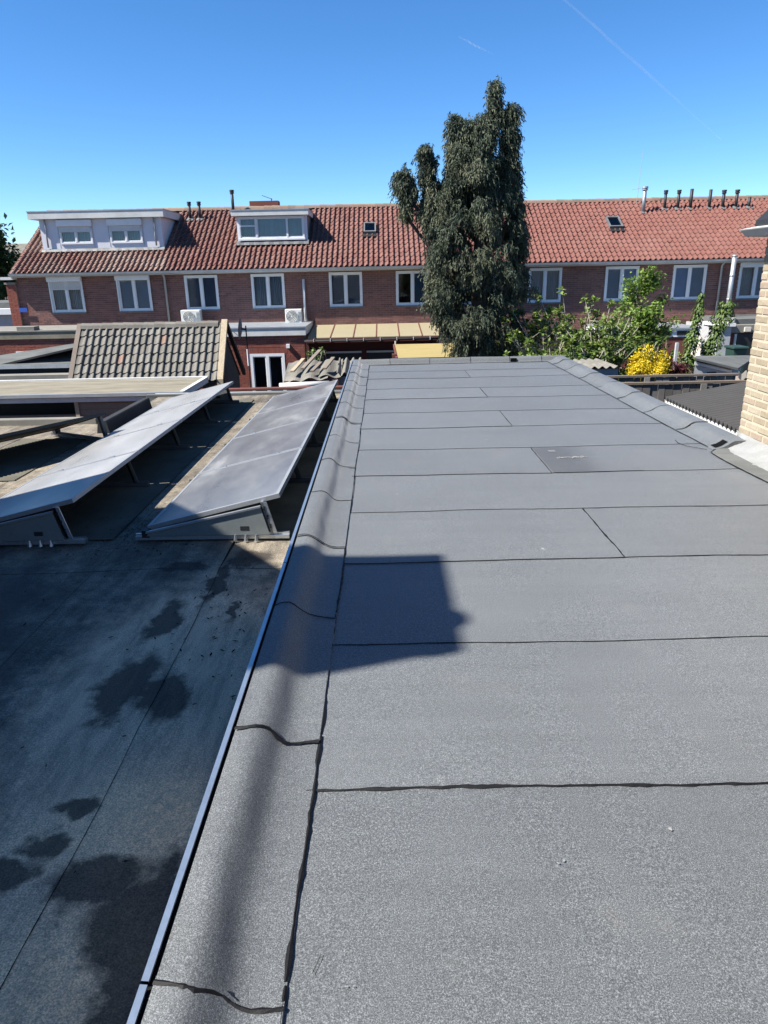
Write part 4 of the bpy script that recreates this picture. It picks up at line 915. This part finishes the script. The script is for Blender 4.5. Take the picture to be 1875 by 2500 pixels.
# ------------------------------------------------------------------ sheds on the left
gs = thing('tiled_shed', (-6.2, 19.6, G), 'garden shed with grey concrete tile roof and pale bargeboard', 'shed')
RZs, EZs, EYs, RYs = .36, -.98, 18.35, 19.5
MB().prism([(-8.1, EYs+.1, EZs-.08), (-8.1, RYs, RZs-.08), (-8.1, 21.3, -1.25), (-8.1, 21.2, G), (-8.1, EYs+.2, G)], (3.72, 0, 0)).part('body', 'darkwood', gs)
rf = MB(); rf.prism([(-8.15, EYs, EZs-.03), (-8.15, RYs, RZs-.03), (-8.15, RYs, RZs-.07), (-8.15, EYs, EZs-.07)], (3.8, 0, 0)); rf.prism([(-8.15, RYs, RZs-.03), (-8.15, 21.35, -1.22), (-8.15, 21.35, -1.26), (-8.15, RYs, RZs-.07)], (3.8, 0, 0)); rf = rf.part('roof', 'darkwood', gs)
uy = Vector((0, RYs-EYs, RZs-EZs)); n6 = 6
spc = {(12, 4): 'greytile_red', (6, 2): 'greytile_red'}
tile_roof(rf, (-8.14, EYs-.04, EZs-.01), (1, 0, 0), tuple(uy), 21, n6, .18, uy.length/n6, .045, 'greytile', None, 300, spc)
rt = MB(); pts = [(-.13, -.09), (-.1, .0), (-.04, .05), (.04, .05), (.1, .0), (.13, -.09)]
rt.grid([[(0, a, b+.012) for a, b in pts], [(.30, a*.95, b) for a, b in pts]]); rt.quad([(0, a, b+.012) for a, b in pts]); me = rt.mesh('ridge_tile', 'greytile')
for k in range(13): place('ridge_tile', me, rf, Matrix.Translation((-8.16+k*.285, RYs, RZs+.045+U(-.006, .006))))
MB().prism([(-4.36, EYs-.06, EZs-.12), (-4.36, RYs, RZs+.0), (-4.36, RYs, RZs+.14), (-4.36, EYs-.06, EZs+.04)], (.16, 0, 0)).part('bargeboard', 'lightwood', gs)
MB().prism([(-8.28, EYs-.06, EZs-.12), (-8.28, RYs, RZs-.02), (-8.28, RYs, RZs+.10), (-8.28, EYs-.06, EZs+.02)], (.12, 0, 0)).part('bargeboard', 'wood', gs)
MB().prism([(-4.30, RYs+.01, RZs-.02), (-4.30, 21.4, -1.26), (-4.30, 21.4, -1.1), (-4.30, RYs+.01, RZs+.12)], (.10, 0, 0)).part('bargeboard', 'black', gs)
MB().box(-4.375, -4.34, 19.1, 19.5, G, -.35).part('gable_post', 'black', gs)

bs = thing('flat_roofed_shed', (-6.5, 15, G), 'shed with wide beige flat roof and dark opening at left', 'shed')
mb = MB(); mb.box(-9.6, -6.05+.0, 14.12, 14.2, G, -1.02); mb.part('lower_wall', 'wood', bs)
MB().box(-9.6, -4.2, 14.9, 16.0, G, -.75).part('rear_body', 'black', bs)
zb = -1.3
k = 0
while zb < -.76:
    MB().box(-6.22, -4.2, 14.10+U(0, .012), 14.14, zb, min(zb+.125, -.755)).part('board', 'wood', bs); zb += .13; k += 1
MB().box(-6.30, -6.221, 14.08, 14.16, G, -.755).part('door_post', 'lightwood', bs)
MB().box(-9.6, -4.06, 14.02, 14.10, -.75, -.66).part('fascia', 'offwhite', bs)
MB().box(-9.6, -4.08, 14.04, 16.12, -.658, -.60).part('roof', 'beigeroof', bs)
MB().box(-9.6, -4.04, 13.98, 14.06, -.645, -.58).part('roof_trim', 'zinc', bs); MB().box(-9.6, -4.04, 16.08, 16.17, -.645, -.565).part('roof_trim', 'offwhite', bs); MB().box(-4.12, -4.03, 14.061, 16.079, -.70, -.572).part('roof_trim', 'offwhite', bs)
for k in range(4): MB().box(-4.14, -4.09, 14.5+k*.4, 14.56+k*.4, -1.6, -.701).part('stud', 'wood', bs)

ks = thing('felt_roofed_shed', (-9.8, 20, G), 'shed with sloping dark felt roof left of the tiled shed', 'shed')
MB().prism([(-13.2, 19.5, -1.09), (-8.35, 19.5, -.14), (-8.35, 19.5, -.19), (-13.2, 19.5, -1.14)], (0, 3.0, 0)).part('rear_slope', 'blackroof', ks)
MB().prism([(-12.5, 19.46, -.62), (-8.4, 19.46, -.62), (-8.4, 20.9, -.12), (-12.5, 20.9, -.95)], (0, 0, .03)).part('roof', 'greyroof', ks)
MB().box(-12.5, -8.36, 19.40, 19.455, -.70, -.60).part('gutter', 'zinc', ks); MB().box(-12.5, -8.4, 19.5, 19.6, G, -.72).part('wall', 'blackroof', ks); MB().box(-12.5, -8.3, 18.9, 19.3, G, -.82).part('front_block', 'concrete', ks)

# broken shed with cement sheets
wsd = thing('ruined_shed', (-1.6, 17, G), 'ruined shed with broken cement sheets and loose planks on top', 'shed')
MB().box(-2.28, -1.05, 16.75, 18, G, -.94).part('wall', 'brownwood', wsd); MB().box(-1.1, -.55, 16.75, 18, G, -.73).part('side_wall', 'concrete', wsd)
MB().obox((-2.38, 16.68, -.93), (1.3, 0, .03), (0, .05, 0), (0, 0, .13)).part('fascia', 'brownwood', wsd)
for k, (x0, x1, y0, y1, z0, z1) in enumerate([(-2.40, -1.75, 16.6, 17.9, -.80, -.50), (-1.98, -1.32, 16.55, 17.85, -.77, -.45), (-1.55, -1.02, 16.65, 17.9, -.72, -.44)]):
    rows = [[(x, y0+(y1-y0)*t + .03*math.sin(11*x+k), z0+(z1-z0)*t+.035*math.sin(x*14+k)+.03*math.sin(3*t+x*3)) for t in np.linspace(0, 1, 5)] for x in np.linspace(x0, x1, 14)]
    MB().grid(rows).part('broken_sheet', 'asbestos', wsd)
rows = [[(x, 16.7+1.3*t, -.66+.2*t+.045*math.sin((x+.1)*36)) for t in (0, 1)] for x in np.linspace(-1.12, -.5, 44)]
MB().grid(rows).part('corrugated_sheet', 'asbestos', wsd)
for (x, y, z, l, an, m) in ((-2.22, 16.75, -.60, .8, .35, 'lightwood'), (-1.98, 16.85, -.55, 1.2, .40, 'wood'), (-1.75, 16.7, -.60, .55, .45, 'wood'), (-1.45, 16.75, -.55, .7, .35, 'wood')):
    MB().obox((x, y, z), (.09, 0, 0), (l*math.sin(an)*.7, l, l*.25), (0, 0, .04)).part('plank', m, wsd)
# planks and a pale pipe on the far edge of the lower roof
MB().obox((-3.55, 13.4, -.50), (3.0, 0, .01), (0, .14, 0), (0, 0, .045)).solo('timber_beam', 'brownwood', 'long brown timber lying beyond the lower roof edge', 'timber', bevel=.005)
MB().tube([(-2.3, 15.4, -.72), (-1.2, 15.4, -.69)], .07, 10).solo('plastic_pipe', 'offwhite', 'pale pipe lying under the ruined shed front', 'pipe', smooth=True)

# ------------------------------------------------------------------ right side: carport, fences, sheds
cp = thing('carport', (6.2, 10.8, G), 'carport with anthracite corrugated roof and white edge board at right', 'carport')
y = 7.6; k = 0
while y < 12.3:
    y1 = min(y+.83, 12.3); rows = []
    n = int((y1-y)/.0105)
    for q in range(n+1):
        yy = y+(y1-y)*q/n; rows.append([(x, yy, -.60+.17*(x-5.0)+.032*math.sin(yy*2*math.pi/.13)+.004*(k % 2)) for x in (4.97, 5.8, 8.0)])
    MB().grid(rows).part('corrugated_sheet', 'darkcorr', cp); y = y1; k += 1
MB().obox((5.0, 7.6, -.78), (.04, 0, 0), (0, 4.7, 0), (0, 0, .14)).part('edge_board', 'offwhite', cp)
MB().obox((4.90, 7.6, -.80), (.09, 0, 0), (0, 4.65, 0), (0, 0, .05)).part('gutter', 'zinc', cp)
MB().obox((5.0, 12.31, -.70), (3.0, 0, .51), (0, .04, 0), (0, 0, .10)).part('end_board', 'wood', cp)
for x, yv in ((5.1, 7.8), (5.1, 12.1), (7.8, 7.8), (7.8, 12.1)): MB().box(x-.05, x+.05, yv-.05, yv+.05, G, -.81 if x < 6 else -.2).part('post', 'wood', cp)
MB().box(3.17, 3.6, 6.7, 12.2, G, -.75).solo('garden_wall', 'brick_red', 'red brick garden wall along the right side of the flat roof', 'wall')
def fence(y, x0, x1, zt, label, posts):
    f_ = thing('board_fence', ((x0+x1)/2, y, G), label, 'fence', 'dark board fences'); x = x0
    while x < x1:
        wd = U(.11, .15); MB().box(x, min(x+wd, x1), y+U(-.012, .012), y+.03, G, zt-U(.03, .05)).part('board', 'fencewood', f_); x += wd+U(.006, .03)
    MB().box(x0-.05, x1+.05, y-.025, y+.06, zt-.03, zt+.01).part('top_rail', 'wood', f_)
    for p in posts: MB().box(p-.055, p+.055, y-.05, y-.026, G, zt-.035).part('post', 'concrete', f_)
fence(13.1, 3.7, 6.75, -.45, 'near dark board fence right behind the corrugated carport roof', [6.0])
fence(14.5, 4.3, 7.3, -.52, 'far dark board fence in front of the yellow bush', [5.45])
ps = thing('small_shed', (4.9, 15.6, G), 'small shed with grey corrugated roof peeping over the flat roof corner', 'shed')
rows = [[(x, 15.0+1.6*t, -.40-.02*t+.025*math.sin(x*38)) for t in (0, 1)] for x in np.linspace(4.05, 5.1, 70)]
MB().grid(rows).part('corrugated_roof', 'asbestos', ps); MB().box(4.1, 5.05, 15.1, 16.5, G, -.44).part('wall', 'pipe', ps)
wsh = thing('white_shed', (7.6, 16.2, G), 'whitewashed shed with grey slab roof and tiny dark window', 'shed')
MB().prism([(7.04, 15.9, G), (7.86, 15.9, G), (8.6, 16.9, G), (7.62, 16.9, G)], (0, 0, 2.92)).part('wall', 'whitewash', wsh)
MB().prism([(7.04, 15.9, -.579), (7.86, 15.9, -.579), (7.04, 15.9, -.44)], (.5, .9, 0)).part('upper_wall', 'whitewash', wsh)
rq = [(6.97, 15.78, -.385), (7.97, 15.78, -.625), (9.0, 17.0, -.50), (7.53, 17.0, -.48)]
mb = MB(); mb.quad([(x, y, z+.045) for x, y, z in rq]); mb.quad([rq[3], rq[2], rq[1], rq[0]])
for a in range(4):
    p, q = rq[a], rq[(a+1) % 4]; mb.quad([p, q, (q[0], q[1], q[2]+.045), (p[0], p[1], p[2]+.045)])
mb.part('roof', 'greyroof', wsh)
MB().box(7.34, 7.54, 15.88, 15.899, -.79, -.67).part('window_opening', 'black', wsh)
MB().prism([(7.02, 15.885, -.50), (7.88, 15.885, -.70), (7.88, 15.885, -.645), (7.02, 15.885, -.43)], (0, -.02, 0)).part('fascia', 'offwhite', wsh)
psh = thing('pink_brick_shed', (8.4, 15.5, G), 'little pinkish brick shed with corrugated roof beside the yellow brick corner', 'shed')
MB().box(7.6, 9.5, 15.0, 15.8, G, -.76).part('wall', 'mortar', psh); bricks(7.6, 9.5, -1.8, -.76, 14.999, [], .22, .075).part('brickwork', 'brick', psh, stuff=True)
rows = [[(x+.5*t, 14.9+1.0*t, -.70+.02*t+.035*math.sin(x*36)-.03*(x-7.6)) for t in (0, 1)] for x in np.linspace(7.55, 9.6, 110)]
MB().grid(rows).part('corrugated_roof', 'asbestos', psh)
MB().box(6.60, 6.66, 15.98, 16.05, G, -.02).solo('concrete_post', 'whitewash', 'white garden post beside the dark red shrub', 'post')
# bin and folded parasol
bn = thing('wheelie_bin', (10.1, 20, -1.9), 'dark green bin beside the whitewashed wall', 'bin')
MB().prism([(9.95, 20, -1.6), (10.25, 20, -1.6), (10.29, 20, -.64), (9.90, 20, -.64)], (0, .5, 0)).part('body', 'bin', bn, bevel=.02); MB().box(9.87, 10.32, 19.95, 20.55, -.639, -.57).part('lid', 'bin', bn, bevel=.02)
MB().box(8.5, 11.5, 19.6, 21.5, G, -1.6).solo('garden_terrace', 'concrete', 'raised concrete terrace holding the bin behind the vines', 'terrace')
pa = thing('covered_parasol', (8.95, 20.2, G), 'folded parasol under a cream canvas cover between the vines', 'parasol')
rows = []
for z, r in ((-.27, .02), (-.32, .10), (-.42, .16), (-.62, .22), (-1.0, .27), (-1.6, .3)): rows.append([(8.95+(r*(1+.14*math.sin(7*t)))*math.cos(t), 20.2+(r*(1+.14*math.sin(7*t)))*math.sin(t), z) for t in np.linspace(0, 2*math.pi, 40)])
MB().grid(rows).part('cover', 'cloth', pa, smooth=True); MB().tube([(8.95, 20.2, G), (8.95, 20.2, -1.5)], .03, 8).part('pole', 'pipe', pa)
lp = thing('garden_lamp', (7.85, 20.4, G), 'grey garden lamp with bell shade among the green leaves', 'lamp')
MB().tube([(7.85, 20.4, G), (7.85, 20.4, -.2)], .02, 6).part('pole', 'pipe', lp); MB().tube([(7.85, 20.4, -.12), (7.85, 20.4, -.2), (7.85, 20.4, -.36)], [.03, .05, .13], 12).part('shade', 'zinc', lp)
# pale slatted screen behind the conifer
scn = thing('slatted_screen', (3, 23.3, G), 'pale slatted garden screen behind the conifer foot', 'fence')
for k in range(9): MB().box(2.35+k*.24, 2.35+k*.24+(.10 if k % 2 else .05), 23.3, 23.36, G, -.62).part('slat', 'offwhite' if k % 2 else 'darkwood', scn)
MB().box(2.3, 4.5, 23.28, 23.299, -.60, -.55).part('rail', 'offwhite', scn)
MB().box(2.1, 8.3, 26.5, 26.6, G, -.55).solo('dark_screen_wall', 'darkwood', 'dark boarded wall behind the fig and conifer', 'wall')

# ------------------------------------------------------------------ far left
fh = thing('far_house', (-36, 64, G), 'distant beige house with grey roof at the left picture edge', 'house')
MB().box(-46, -29.0, 60, 68, G, 1.9).part('wall', 'beigeroof', fh); MB().prism([(-46, 59.6, 1.9), (-46, 59.6, 2.05), (-46, 64, 4.6), (-46, 68.4, 1.9)], (16.6, 0, 0)).part('roof', 'asbestos', fh)
for k in range(5): MB().box(-45.2+k*3.3, -43.8+k*3.3, 59.9, 59.995, 1.2, 1.75).part('window', 'white', fh); MB().box(-45.1+k*3.3, -43.9+k*3.3, 59.88, 59.899, 1.3, 1.68).part('pane', 'room', fh)
for x in (-31.9, -30.6): MB().box(x-.25, x+.25, 59.9, 59.99, G, 1.2).part('brick_pier', 'wood', fh)
wg = thing('white_garage', (-19, 36, G), 'white garage with flat roof left of the terrace end', 'garage')
MB().box(-25, -17.0, 34, 40, G, .1).part('wall', 'whitewash', wg); MB().box(-25, -16.9, 33.8, 40, .102, .36).part('roof_edge', 'white', wg); MB().box(-25, -17.3, 34.5, 39, .362, .62).part('roof_upstand', 'greyroof', wg)
def blob_tree(name, c, R, n, leaf, mat, label, trunk=.2, cat='tree', group=None, clumps=26, base_z=G, tilt=0):
    t = thing(name, (c[0], c[1], base_z), label, cat, group)
    MB().tube([(c[0], c[1], base_z), (c[0]+.02, c[1], (base_z+c[2])/2), (c[0], c[1], c[2]+R[2]*.3)], [trunk, trunk*.7, trunk*.25], 8).part('trunk', 'bark', t)
    for k in range(6):
        d = rdir(1)[0]; MB().tube([(c[0], c[1], c[2]-R[2]*.5+k*.1*R[2]), tuple(np.array(c)+d*np.array(R)*.45), tuple(np.array(c)+d*np.array(R)*.85)], [trunk*.4, trunk*.25, trunk*.08], 5).part('limb', 'bark', t)
    cc = rdir(clumps)*rng.random((clumps, 1))**.35*.82; cr = rng.uniform(.22, .42, clumps)
    idx = rng.integers(0, clumps, n); p = cc[idx] + rdir(n)*(rng.random((n, 1))**.4)*cr[idx][:, None]
    C = np.array(c) + p*np.array(R); D = rdir(n)*.7+p+np.array([0, 0, -.3]); N = rdir(n)*.6+np.array([0, 0, 1.0])+p*.5
    leaf_mesh('crown', mat, C, D, N, leaf*rng.uniform(.6, 1.3, n), leaf*rng.uniform(.4, .8, n), t); return t
seed(8); blob_tree('broadleaf_tree', (-29.6, 55, 2.6), (3.2, 3, 4.2), 6000, .42, 'fargreen', 'leafy green tree rising behind the far left house edge', .3, clumps=40)

# ------------------------------------------------------------------ the tall conifer
def conifer():
    t = thing('conifer_tree', (2.6, 20, G), 'tall dark conifer with drooping sprays standing before the terrace', 'tree')
    MB().tube([(2.6, 20, G), (2.6, 20, -1), (2.55, 20, 2), (2.7, 20, 4.5), (2.82, 20, 5.9)], [.28, .25, .18, .09, .02], 10).part('trunk', 'bark', t)
    leaders = [(2.82, 2.86, 6.05, 4.9, .03, .12, 12), (3.22, 3.28, 5.50, 3.4, .08, .20, 26), (2.45, 2.5, 5.25, 3.4, .12, .34, 28), (1.92, 1.86, 5.32, 3.2, .06, .22, 24), (2.2, 2.25, 5.15, 4.0, .12, .32, 12),
               (1.32, 1.12, 4.62, 3.0, .06, .20, 18), (.62, .52, 4.02, 3.5, .08, .20, 14), (.66, .58, 3.4, 2.9, .02, .05, 3), (3.62, 3.48, 3.3, 1.2, .08, .26, 14), (3.4, 3.35, 4.2, 3.2, .06, .16, 8), (1.1, 1.1, 3.4, 2.7, .08, .2, 7)]
    puffs = []
    for xb, xt, zt, zb_, r_t, r_b, n in leaders:
        MB().tube([(xb+(2.6-xb)*.5, 20, zb_-1.2), (xb, 20, zb_), (xt, 20, zt-.05)], [.06, .045, .01], 6).part('limb', 'bark', t)
        for k in range(n):
            s = (k+random.random())/n; z = zb_+(zt-zb_)*s; r = r_b+(r_t-r_b)*s; a = U(0, 2*math.pi); q = math.sqrt(random.random())
            puffs.append((xb+(xt-xb)*s+r*q*math.cos(a), 20+r*q*math.sin(a)*1.1, z, min(.17, .06+r*.4)))
    prof = [(4.9, 2.45, .35), (4.2, 2.4, .62), (3.4, 2.4, .85), (2.6, 2.45, 1.18), (1.8, 2.5, 1.32), (1.0, 2.45, 1.32), (.2, 2.55, 1.15), (-.4, 2.75, .8), (-1.1, 2.85, .55), (-2.0, 2.8, .4)]
    zz = [p[0] for p in prof][::-1]; cx = [p[1] for p in prof][::-1]; rr = [p[2] for p in prof][::-1]
    for k in range(235):
        z = U(-1.6, 4.9); a = U(0, 2*math.pi); x0 = np.interp(z, zz, cx); R = np.interp(z, zz, rr)
        R *= 1 + .12*math.sin(3*a+1.7*z)+.08*math.sin(5*a-3.1*z+1)
        q = random.choice((U(.80, 1.0), U(.80, 1.02), U(.35, .85)))
        puffs.append((x0+R*q*math.cos(a), 20+R*q*math.sin(a), z, U(.13, .22)))
    for k in range(40):
        z = U(-.6, 4.4); a = U(0, 6.28); x0 = np.interp(z, zz, cx); R = np.interp(z, zz, rr)*.8
        MB().tube([(x0, 20, z-.5), (x0+R*.5*math.cos(a), 20+R*.5*math.sin(a), z-.1), (x0+R*math.cos(a), 20+R*math.sin(a), z+.1)], [.04, .025, .008], 5).part('limb', 'bark', t)
    Pf = np.array(puffs); NS = 15; tone = np.repeat(rng.random(len(Pf)), NS); Pp = np.repeat(Pf, NS, 0); n = len(Pp)
    C0 = Pp[:, :3] + rng.normal(size=(n, 3))*Pp[:, 3:4]*np.array([.62, .62, .75]); ST, LF = 6, 6
    axis = np.stack([np.interp(Pp[:, 2], zz, cx), np.full(n, 20.)], 1); out = C0[:, :2]-axis; out /= (np.linalg.norm(out, axis=1, keepdims=True)+1e-6)
    lo2 = C0[:, :2]-Pp[:, :2]; lo2 /= (np.linalg.norm(lo2, axis=1, keepdims=True)+1e-6); out = out*.5+lo2*.7
    hi = np.clip((C0[:, 2]-Pp[:, 2])/(Pp[:, 3]*1.2)+.4, 0, 1)
    Cs, Ds, Rv = [], [], []
    for s in range(ST):
        off = rng.normal(size=(n, 3))*np.array([.045, .045, .04]); ln = rng.uniform(.06, .24, n); ang = rng.normal(size=(n, 2))*.5
        for j in range(LF):
            q = j/(LF-1); dxy = (out+ang)*(.13*q-.05*q*q)
            p = np.concatenate([C0[:, :2]+dxy+off[:, :2], (C0[:, 2]+off[:, 2]+.07*q-ln*q*q-.06*q)[:, None]], 1) + rng.normal(size=(n, 3))*.016
            d = np.concatenate([(out+ang)*(.6*(1-.6*q)), np.full((n, 1), -.1-1.1*q)], 1) + rng.normal(size=(n, 3))*.30
            Cs.append(p); Ds.append(d); Rv.append(np.clip(tone*.6+.25*rng.random(n)+.2*q*rng.random(n), 0, 1))
    C = np.concatenate(Cs); D = np.concatenate(Ds); Rv = np.concatenate(Rv); m = len(C)
    leaf_mesh('crown', 'conifer', C, D, rdir(m), rng.uniform(.07, .14, m), rng.uniform(.018, .036, m), t, .1, Rv)
    return t
seed(11); con = conifer(); con.location.x += .10

# ------------------------------------------------------------------ garden shrubs
def stem_bush(name, label, cat, base_pts, tips, leaf, per, mat, bark, sub=3, spread=.35, droop=.0, rad0=.03, base_z=G):
    bx, by = np.mean([b[0] for b in base_pts]), np.mean([b[1] for b in base_pts])
    t = thing(name, (bx, by, base_z), label, cat); C, D = [], []
    st = MB()
    for tip in tips:
        b = Vector(random.choice(base_pts)); e = Vector(tip); mid = b.lerp(e, .5)+Vector((U(-.25, .25), U(-.2, .2), U(-.2, .1))); q3 = b.lerp(e, .8)+Vector((U(-.15, .15), U(-.1, .1), U(-.1, .05)))
        st.tube([b, mid, q3, e], [rad0, rad0*.8, rad0*.55, rad0*.3], 6)
        ends = [e]
        for k in range(sub):
            s = random.choice((mid, q3)).lerp(q3, random.random()); e2 = s+Vector((U(-spread, spread), U(-spread, spread), U(.0, spread*.9)))
            m2 = s.lerp(e2, .5)+Vector((U(-.08, .08), U(-.05, .05), -.05)); st.tube([s, m2, e2], [rad0*.5, rad0*.4, rad0*.2], 5); ends.append(e2)
        for e in ends:
            for k in range(int(per*U(.6, 1.3))):
                d = Vector((random.gauss(0, 1), random.gauss(0, 1), random.gauss(.15-droop, .6))).normalized(); p = e + d*leaf*U(.35, .8) + Vector((0, 0, U(-.12, .03)))
                C.append(p); D.append(d)
    st.part('stems', bark, t, smooth=True)
    C = np.array(C); D = np.array(D); m = len(C)
    leaf_mesh('crown', mat, C, D, np.array([0, 0, 1.])+rdir(m)*.5, leaf*rng.uniform(.6, 1.2, m), leaf*rng.uniform(.45, .75, m), t, .2); return t
seed(5); tips = []
for k in range(66):
    x = U(3.15, 6.9); top = np.interp(x, [3.3, 3.6, 4.4, 4.9, 5.4, 6.0, 6.9], [.45, .55, 1.0, .8, .85, .75, .5])
    tips.append((x, U(18.3, 19.8), U(-.7, top)))
tips += [(3.45, 19, .55), (4.1, 19, .95), (4.7, 19, 1.08), (5.55, 19, .82), (6.0, 19, .75), (3.35, 18.7, -.1), (3.9, 18.6, -.25), (5.3, 19, .9)]
stem_bush('fig_tree', 'pale-stemmed fig bush with large light green leaves right of the conifer', 'bush', [(4.9, 19, -2.2), (5.3, 19.2, -2.0), (4.4, 19, -2.0), (5.9, 19, -2.0)], tips, .135, 19, 'fig', 'palebark', 4, .34, 0, .016)
stem_bush('low_shrub', 'dense low green shrub under the fig stems', 'bush', [(5.2, 18.4, -2.2), (6.0, 18.2, -2.2)], [(U(4.5, 6.9), U(17.6, 18.6), U(-1.2, -.05)) for k in range(85)], .10, 26, 'vine', 'palebark', 3, .22, .1, .015)
def upright(name, label, x, y, zb_, zt, r, n, leaf, mat):
    t = thing(name, (x, y, G), label, 'tree'); MB().tube([(x, y, G), (x, y, zb_), (x-.1, y, zt)], [.07, .05, .01], 7).part('trunk', 'bark', t)
    C, D = [], []
    for k in range(30):
        s = random.random()**1.1; z = zb_+(zt-zb_)*s*.9; R = r*(1-.75*s)*U(.55, 1.25); a = U(0, 6.28); e = Vector((x+R*math.cos(a), y+R*math.sin(a), z+.25+R*.5)); b = Vector((x-.1*s, y, z))
        MB().tube([b, b.lerp(e, .5)+Vector((0, 0, -.05)), e], [.02, .014, .005], 5).part('limb', 'bark', t)
        for q in range(n//30):
            w_ = random.random()**.6; p = b.lerp(e, w_)+Vector((random.gauss(0, .09), random.gauss(0, .09), random.gauss(0, .09))); C.append(p); D.append(Vector((random.gauss(0, .7), random.gauss(0, .7), random.gauss(-.2, .6))))
    C = np.array(C); D = np.array(D); m = len(C); leaf_mesh('crown', mat, C, D, np.array([0, 0, 1.])+rdir(m)*.6, leaf*rng.uniform(.6, 1.3, m), leaf*rng.uniform(.4, .7, m), t, .25)
seed(3); upright('young_tree', 'upright bright green young tree in front of the blue blind window', 7.2, 20, -.9, 1.5, 1.05, 4300, .11, 'green')
def vine(label, p0, p1, r0, r1, n):
    t = thing('climbing_vine', (p0[0], p0[1], G), label, 'vine', 'climbing vines on poles'); p0, p1 = np.array(p0), np.array(p1)
    MB().tube([(p0[0], p0[1], G), tuple(p0), tuple(p1)], .025, 6).part('pole', 'wood', t)
    s = rng.random(n); a = rng.random(n)*6.28; r = (r0+(r1-r0)*s)*np.sqrt(rng.random(n))*(1+.25*np.sin(s*19)); C = p0+(p1-p0)*s[:, None]+np.stack([r*np.cos(a), r*np.sin(a), rng.normal(size=n)*.03], 1)
    D = np.stack([np.cos(a)*.6, np.sin(a)*.6, -np.ones(n)*.8], 1)+rng.normal(size=(n, 3))*.25; N = np.stack([np.cos(a), np.sin(a), np.ones(n)*.7], 1)
    leaf_mesh('crown', 'vine', C, D, N, .10*rng.uniform(.7, 1.2, n), .06*rng.uniform(.7, 1.2, n), t, .2)
seed(9); vine('slim leafy vine climbing a pole below the open blue window', (7.84, 18.2, -1.0), (8.02, 18.2, .92), .26, .10, 900)
vine('broad leafy vine on a pole in front of the steel flue', (8.22, 18.2, -1.0), (8.72, 18.2, .72), .20, .27, 1400)
stem_bush('hedge_shrub', 'leafy green hedge at the foot of the vines', 'bush', [(8.0, 18, -2), (8.4, 18, -2)], [(U(7.4, 8.7), U(17.7, 18.4), U(-1.0, -.45)) for k in range(26)], .10, 18, 'green', 'palebark', 2, .2, .1, .012)
stem_bush('dark_shrub', 'dark green shrub between the young tree and the slim vine', 'bush', [(7.5, 19.4, -2)], [(U(7.05, 7.95), U(19.1, 19.7), U(-1.0, -.1)) for k in range(30)], .09, 20, 'vine', 'palebark', 2, .2, .1, .012)
stem_bush('leafy_shrub', 'green shrub peeping out beside the yellow brick corner', 'bush', [(8.75, 14.7, -2)], [(U(7.95, 8.6), U(14.2, 14.8), U(-.8, -.3)) for k in range(14)], .09, 14, 'green', 'palebark', 2, .15, .1, .012)
stem_bush('roof_shrub', 'small green shrub growing behind the ruined shed', 'bush', [(-1.6, 18.1, -1.6)], [(U(-1.95, -1.42), U(18.0, 18.4), U(-.55, -.2)) for k in range(14)], .08, 14, 'vine', 'palebark', 2, .12, 0, .012)
seed(21); blob_tree('forsythia_bush', (5.84, 15.5, -.52), (.52, .46, .46), 5600, .05, 'forsythia', 'bright yellow flowering bush behind the dark fence', .03, 'bush', None, 34)
seed(22); blob_tree('maple_shrub', (6.48, 15.7, -.72), (.42, .4, .42), 2200, .06, 'maple', 'dark red leaved shrub right of the yellow bush', .03, 'bush', None, 24)

# ------------------------------------------------------------------ contrails
def mat_trail():
    m = bpy.data.materials.new('contrail_vapour'); m.use_nodes = True; t = m.node_tree; b = t.nodes['Principled BSDF']
    b.inputs['Base Color'].default_value = (.9, .9, .9, 1); b.inputs['Roughness'].default_value = 1
    nz = noise(t, pos(t, (.004, .004, .004)), 1.0, 4); t.links.new(ramp(t, nz, [(.3, .015), (.7, .08)]), b.inputs['Alpha']); return m
M['trail'] = mat_trail()
def trail(p, q, w_, label):
    p, q = Vector(p), Vector(q); n = 24; pts = [p.lerp(q, k/n)+Vector((U(-4, 4), 0, U(-3, 3))) for k in range(n+1)]
    MB().tube(pts, [w_*(.25+.75*math.sin(math.pi*min(1, k/n*.9+.1))) for k in range(n+1)], 6, True).solo('contrail', 'trail', label, 'contrail', 'contrails in the sky', smooth=True)
trail((1250, 6000, 1950), (2640, 6000, 925), 9, 'long thin white contrail crossing the upper right sky')
trail((609, 6000, 1640), (863, 6000, 1523), 6, 'short faint contrail in the sky above the conifer')

for o in list(bpy.data.objects):
    if '_o' in o.keys(): del o['_o']
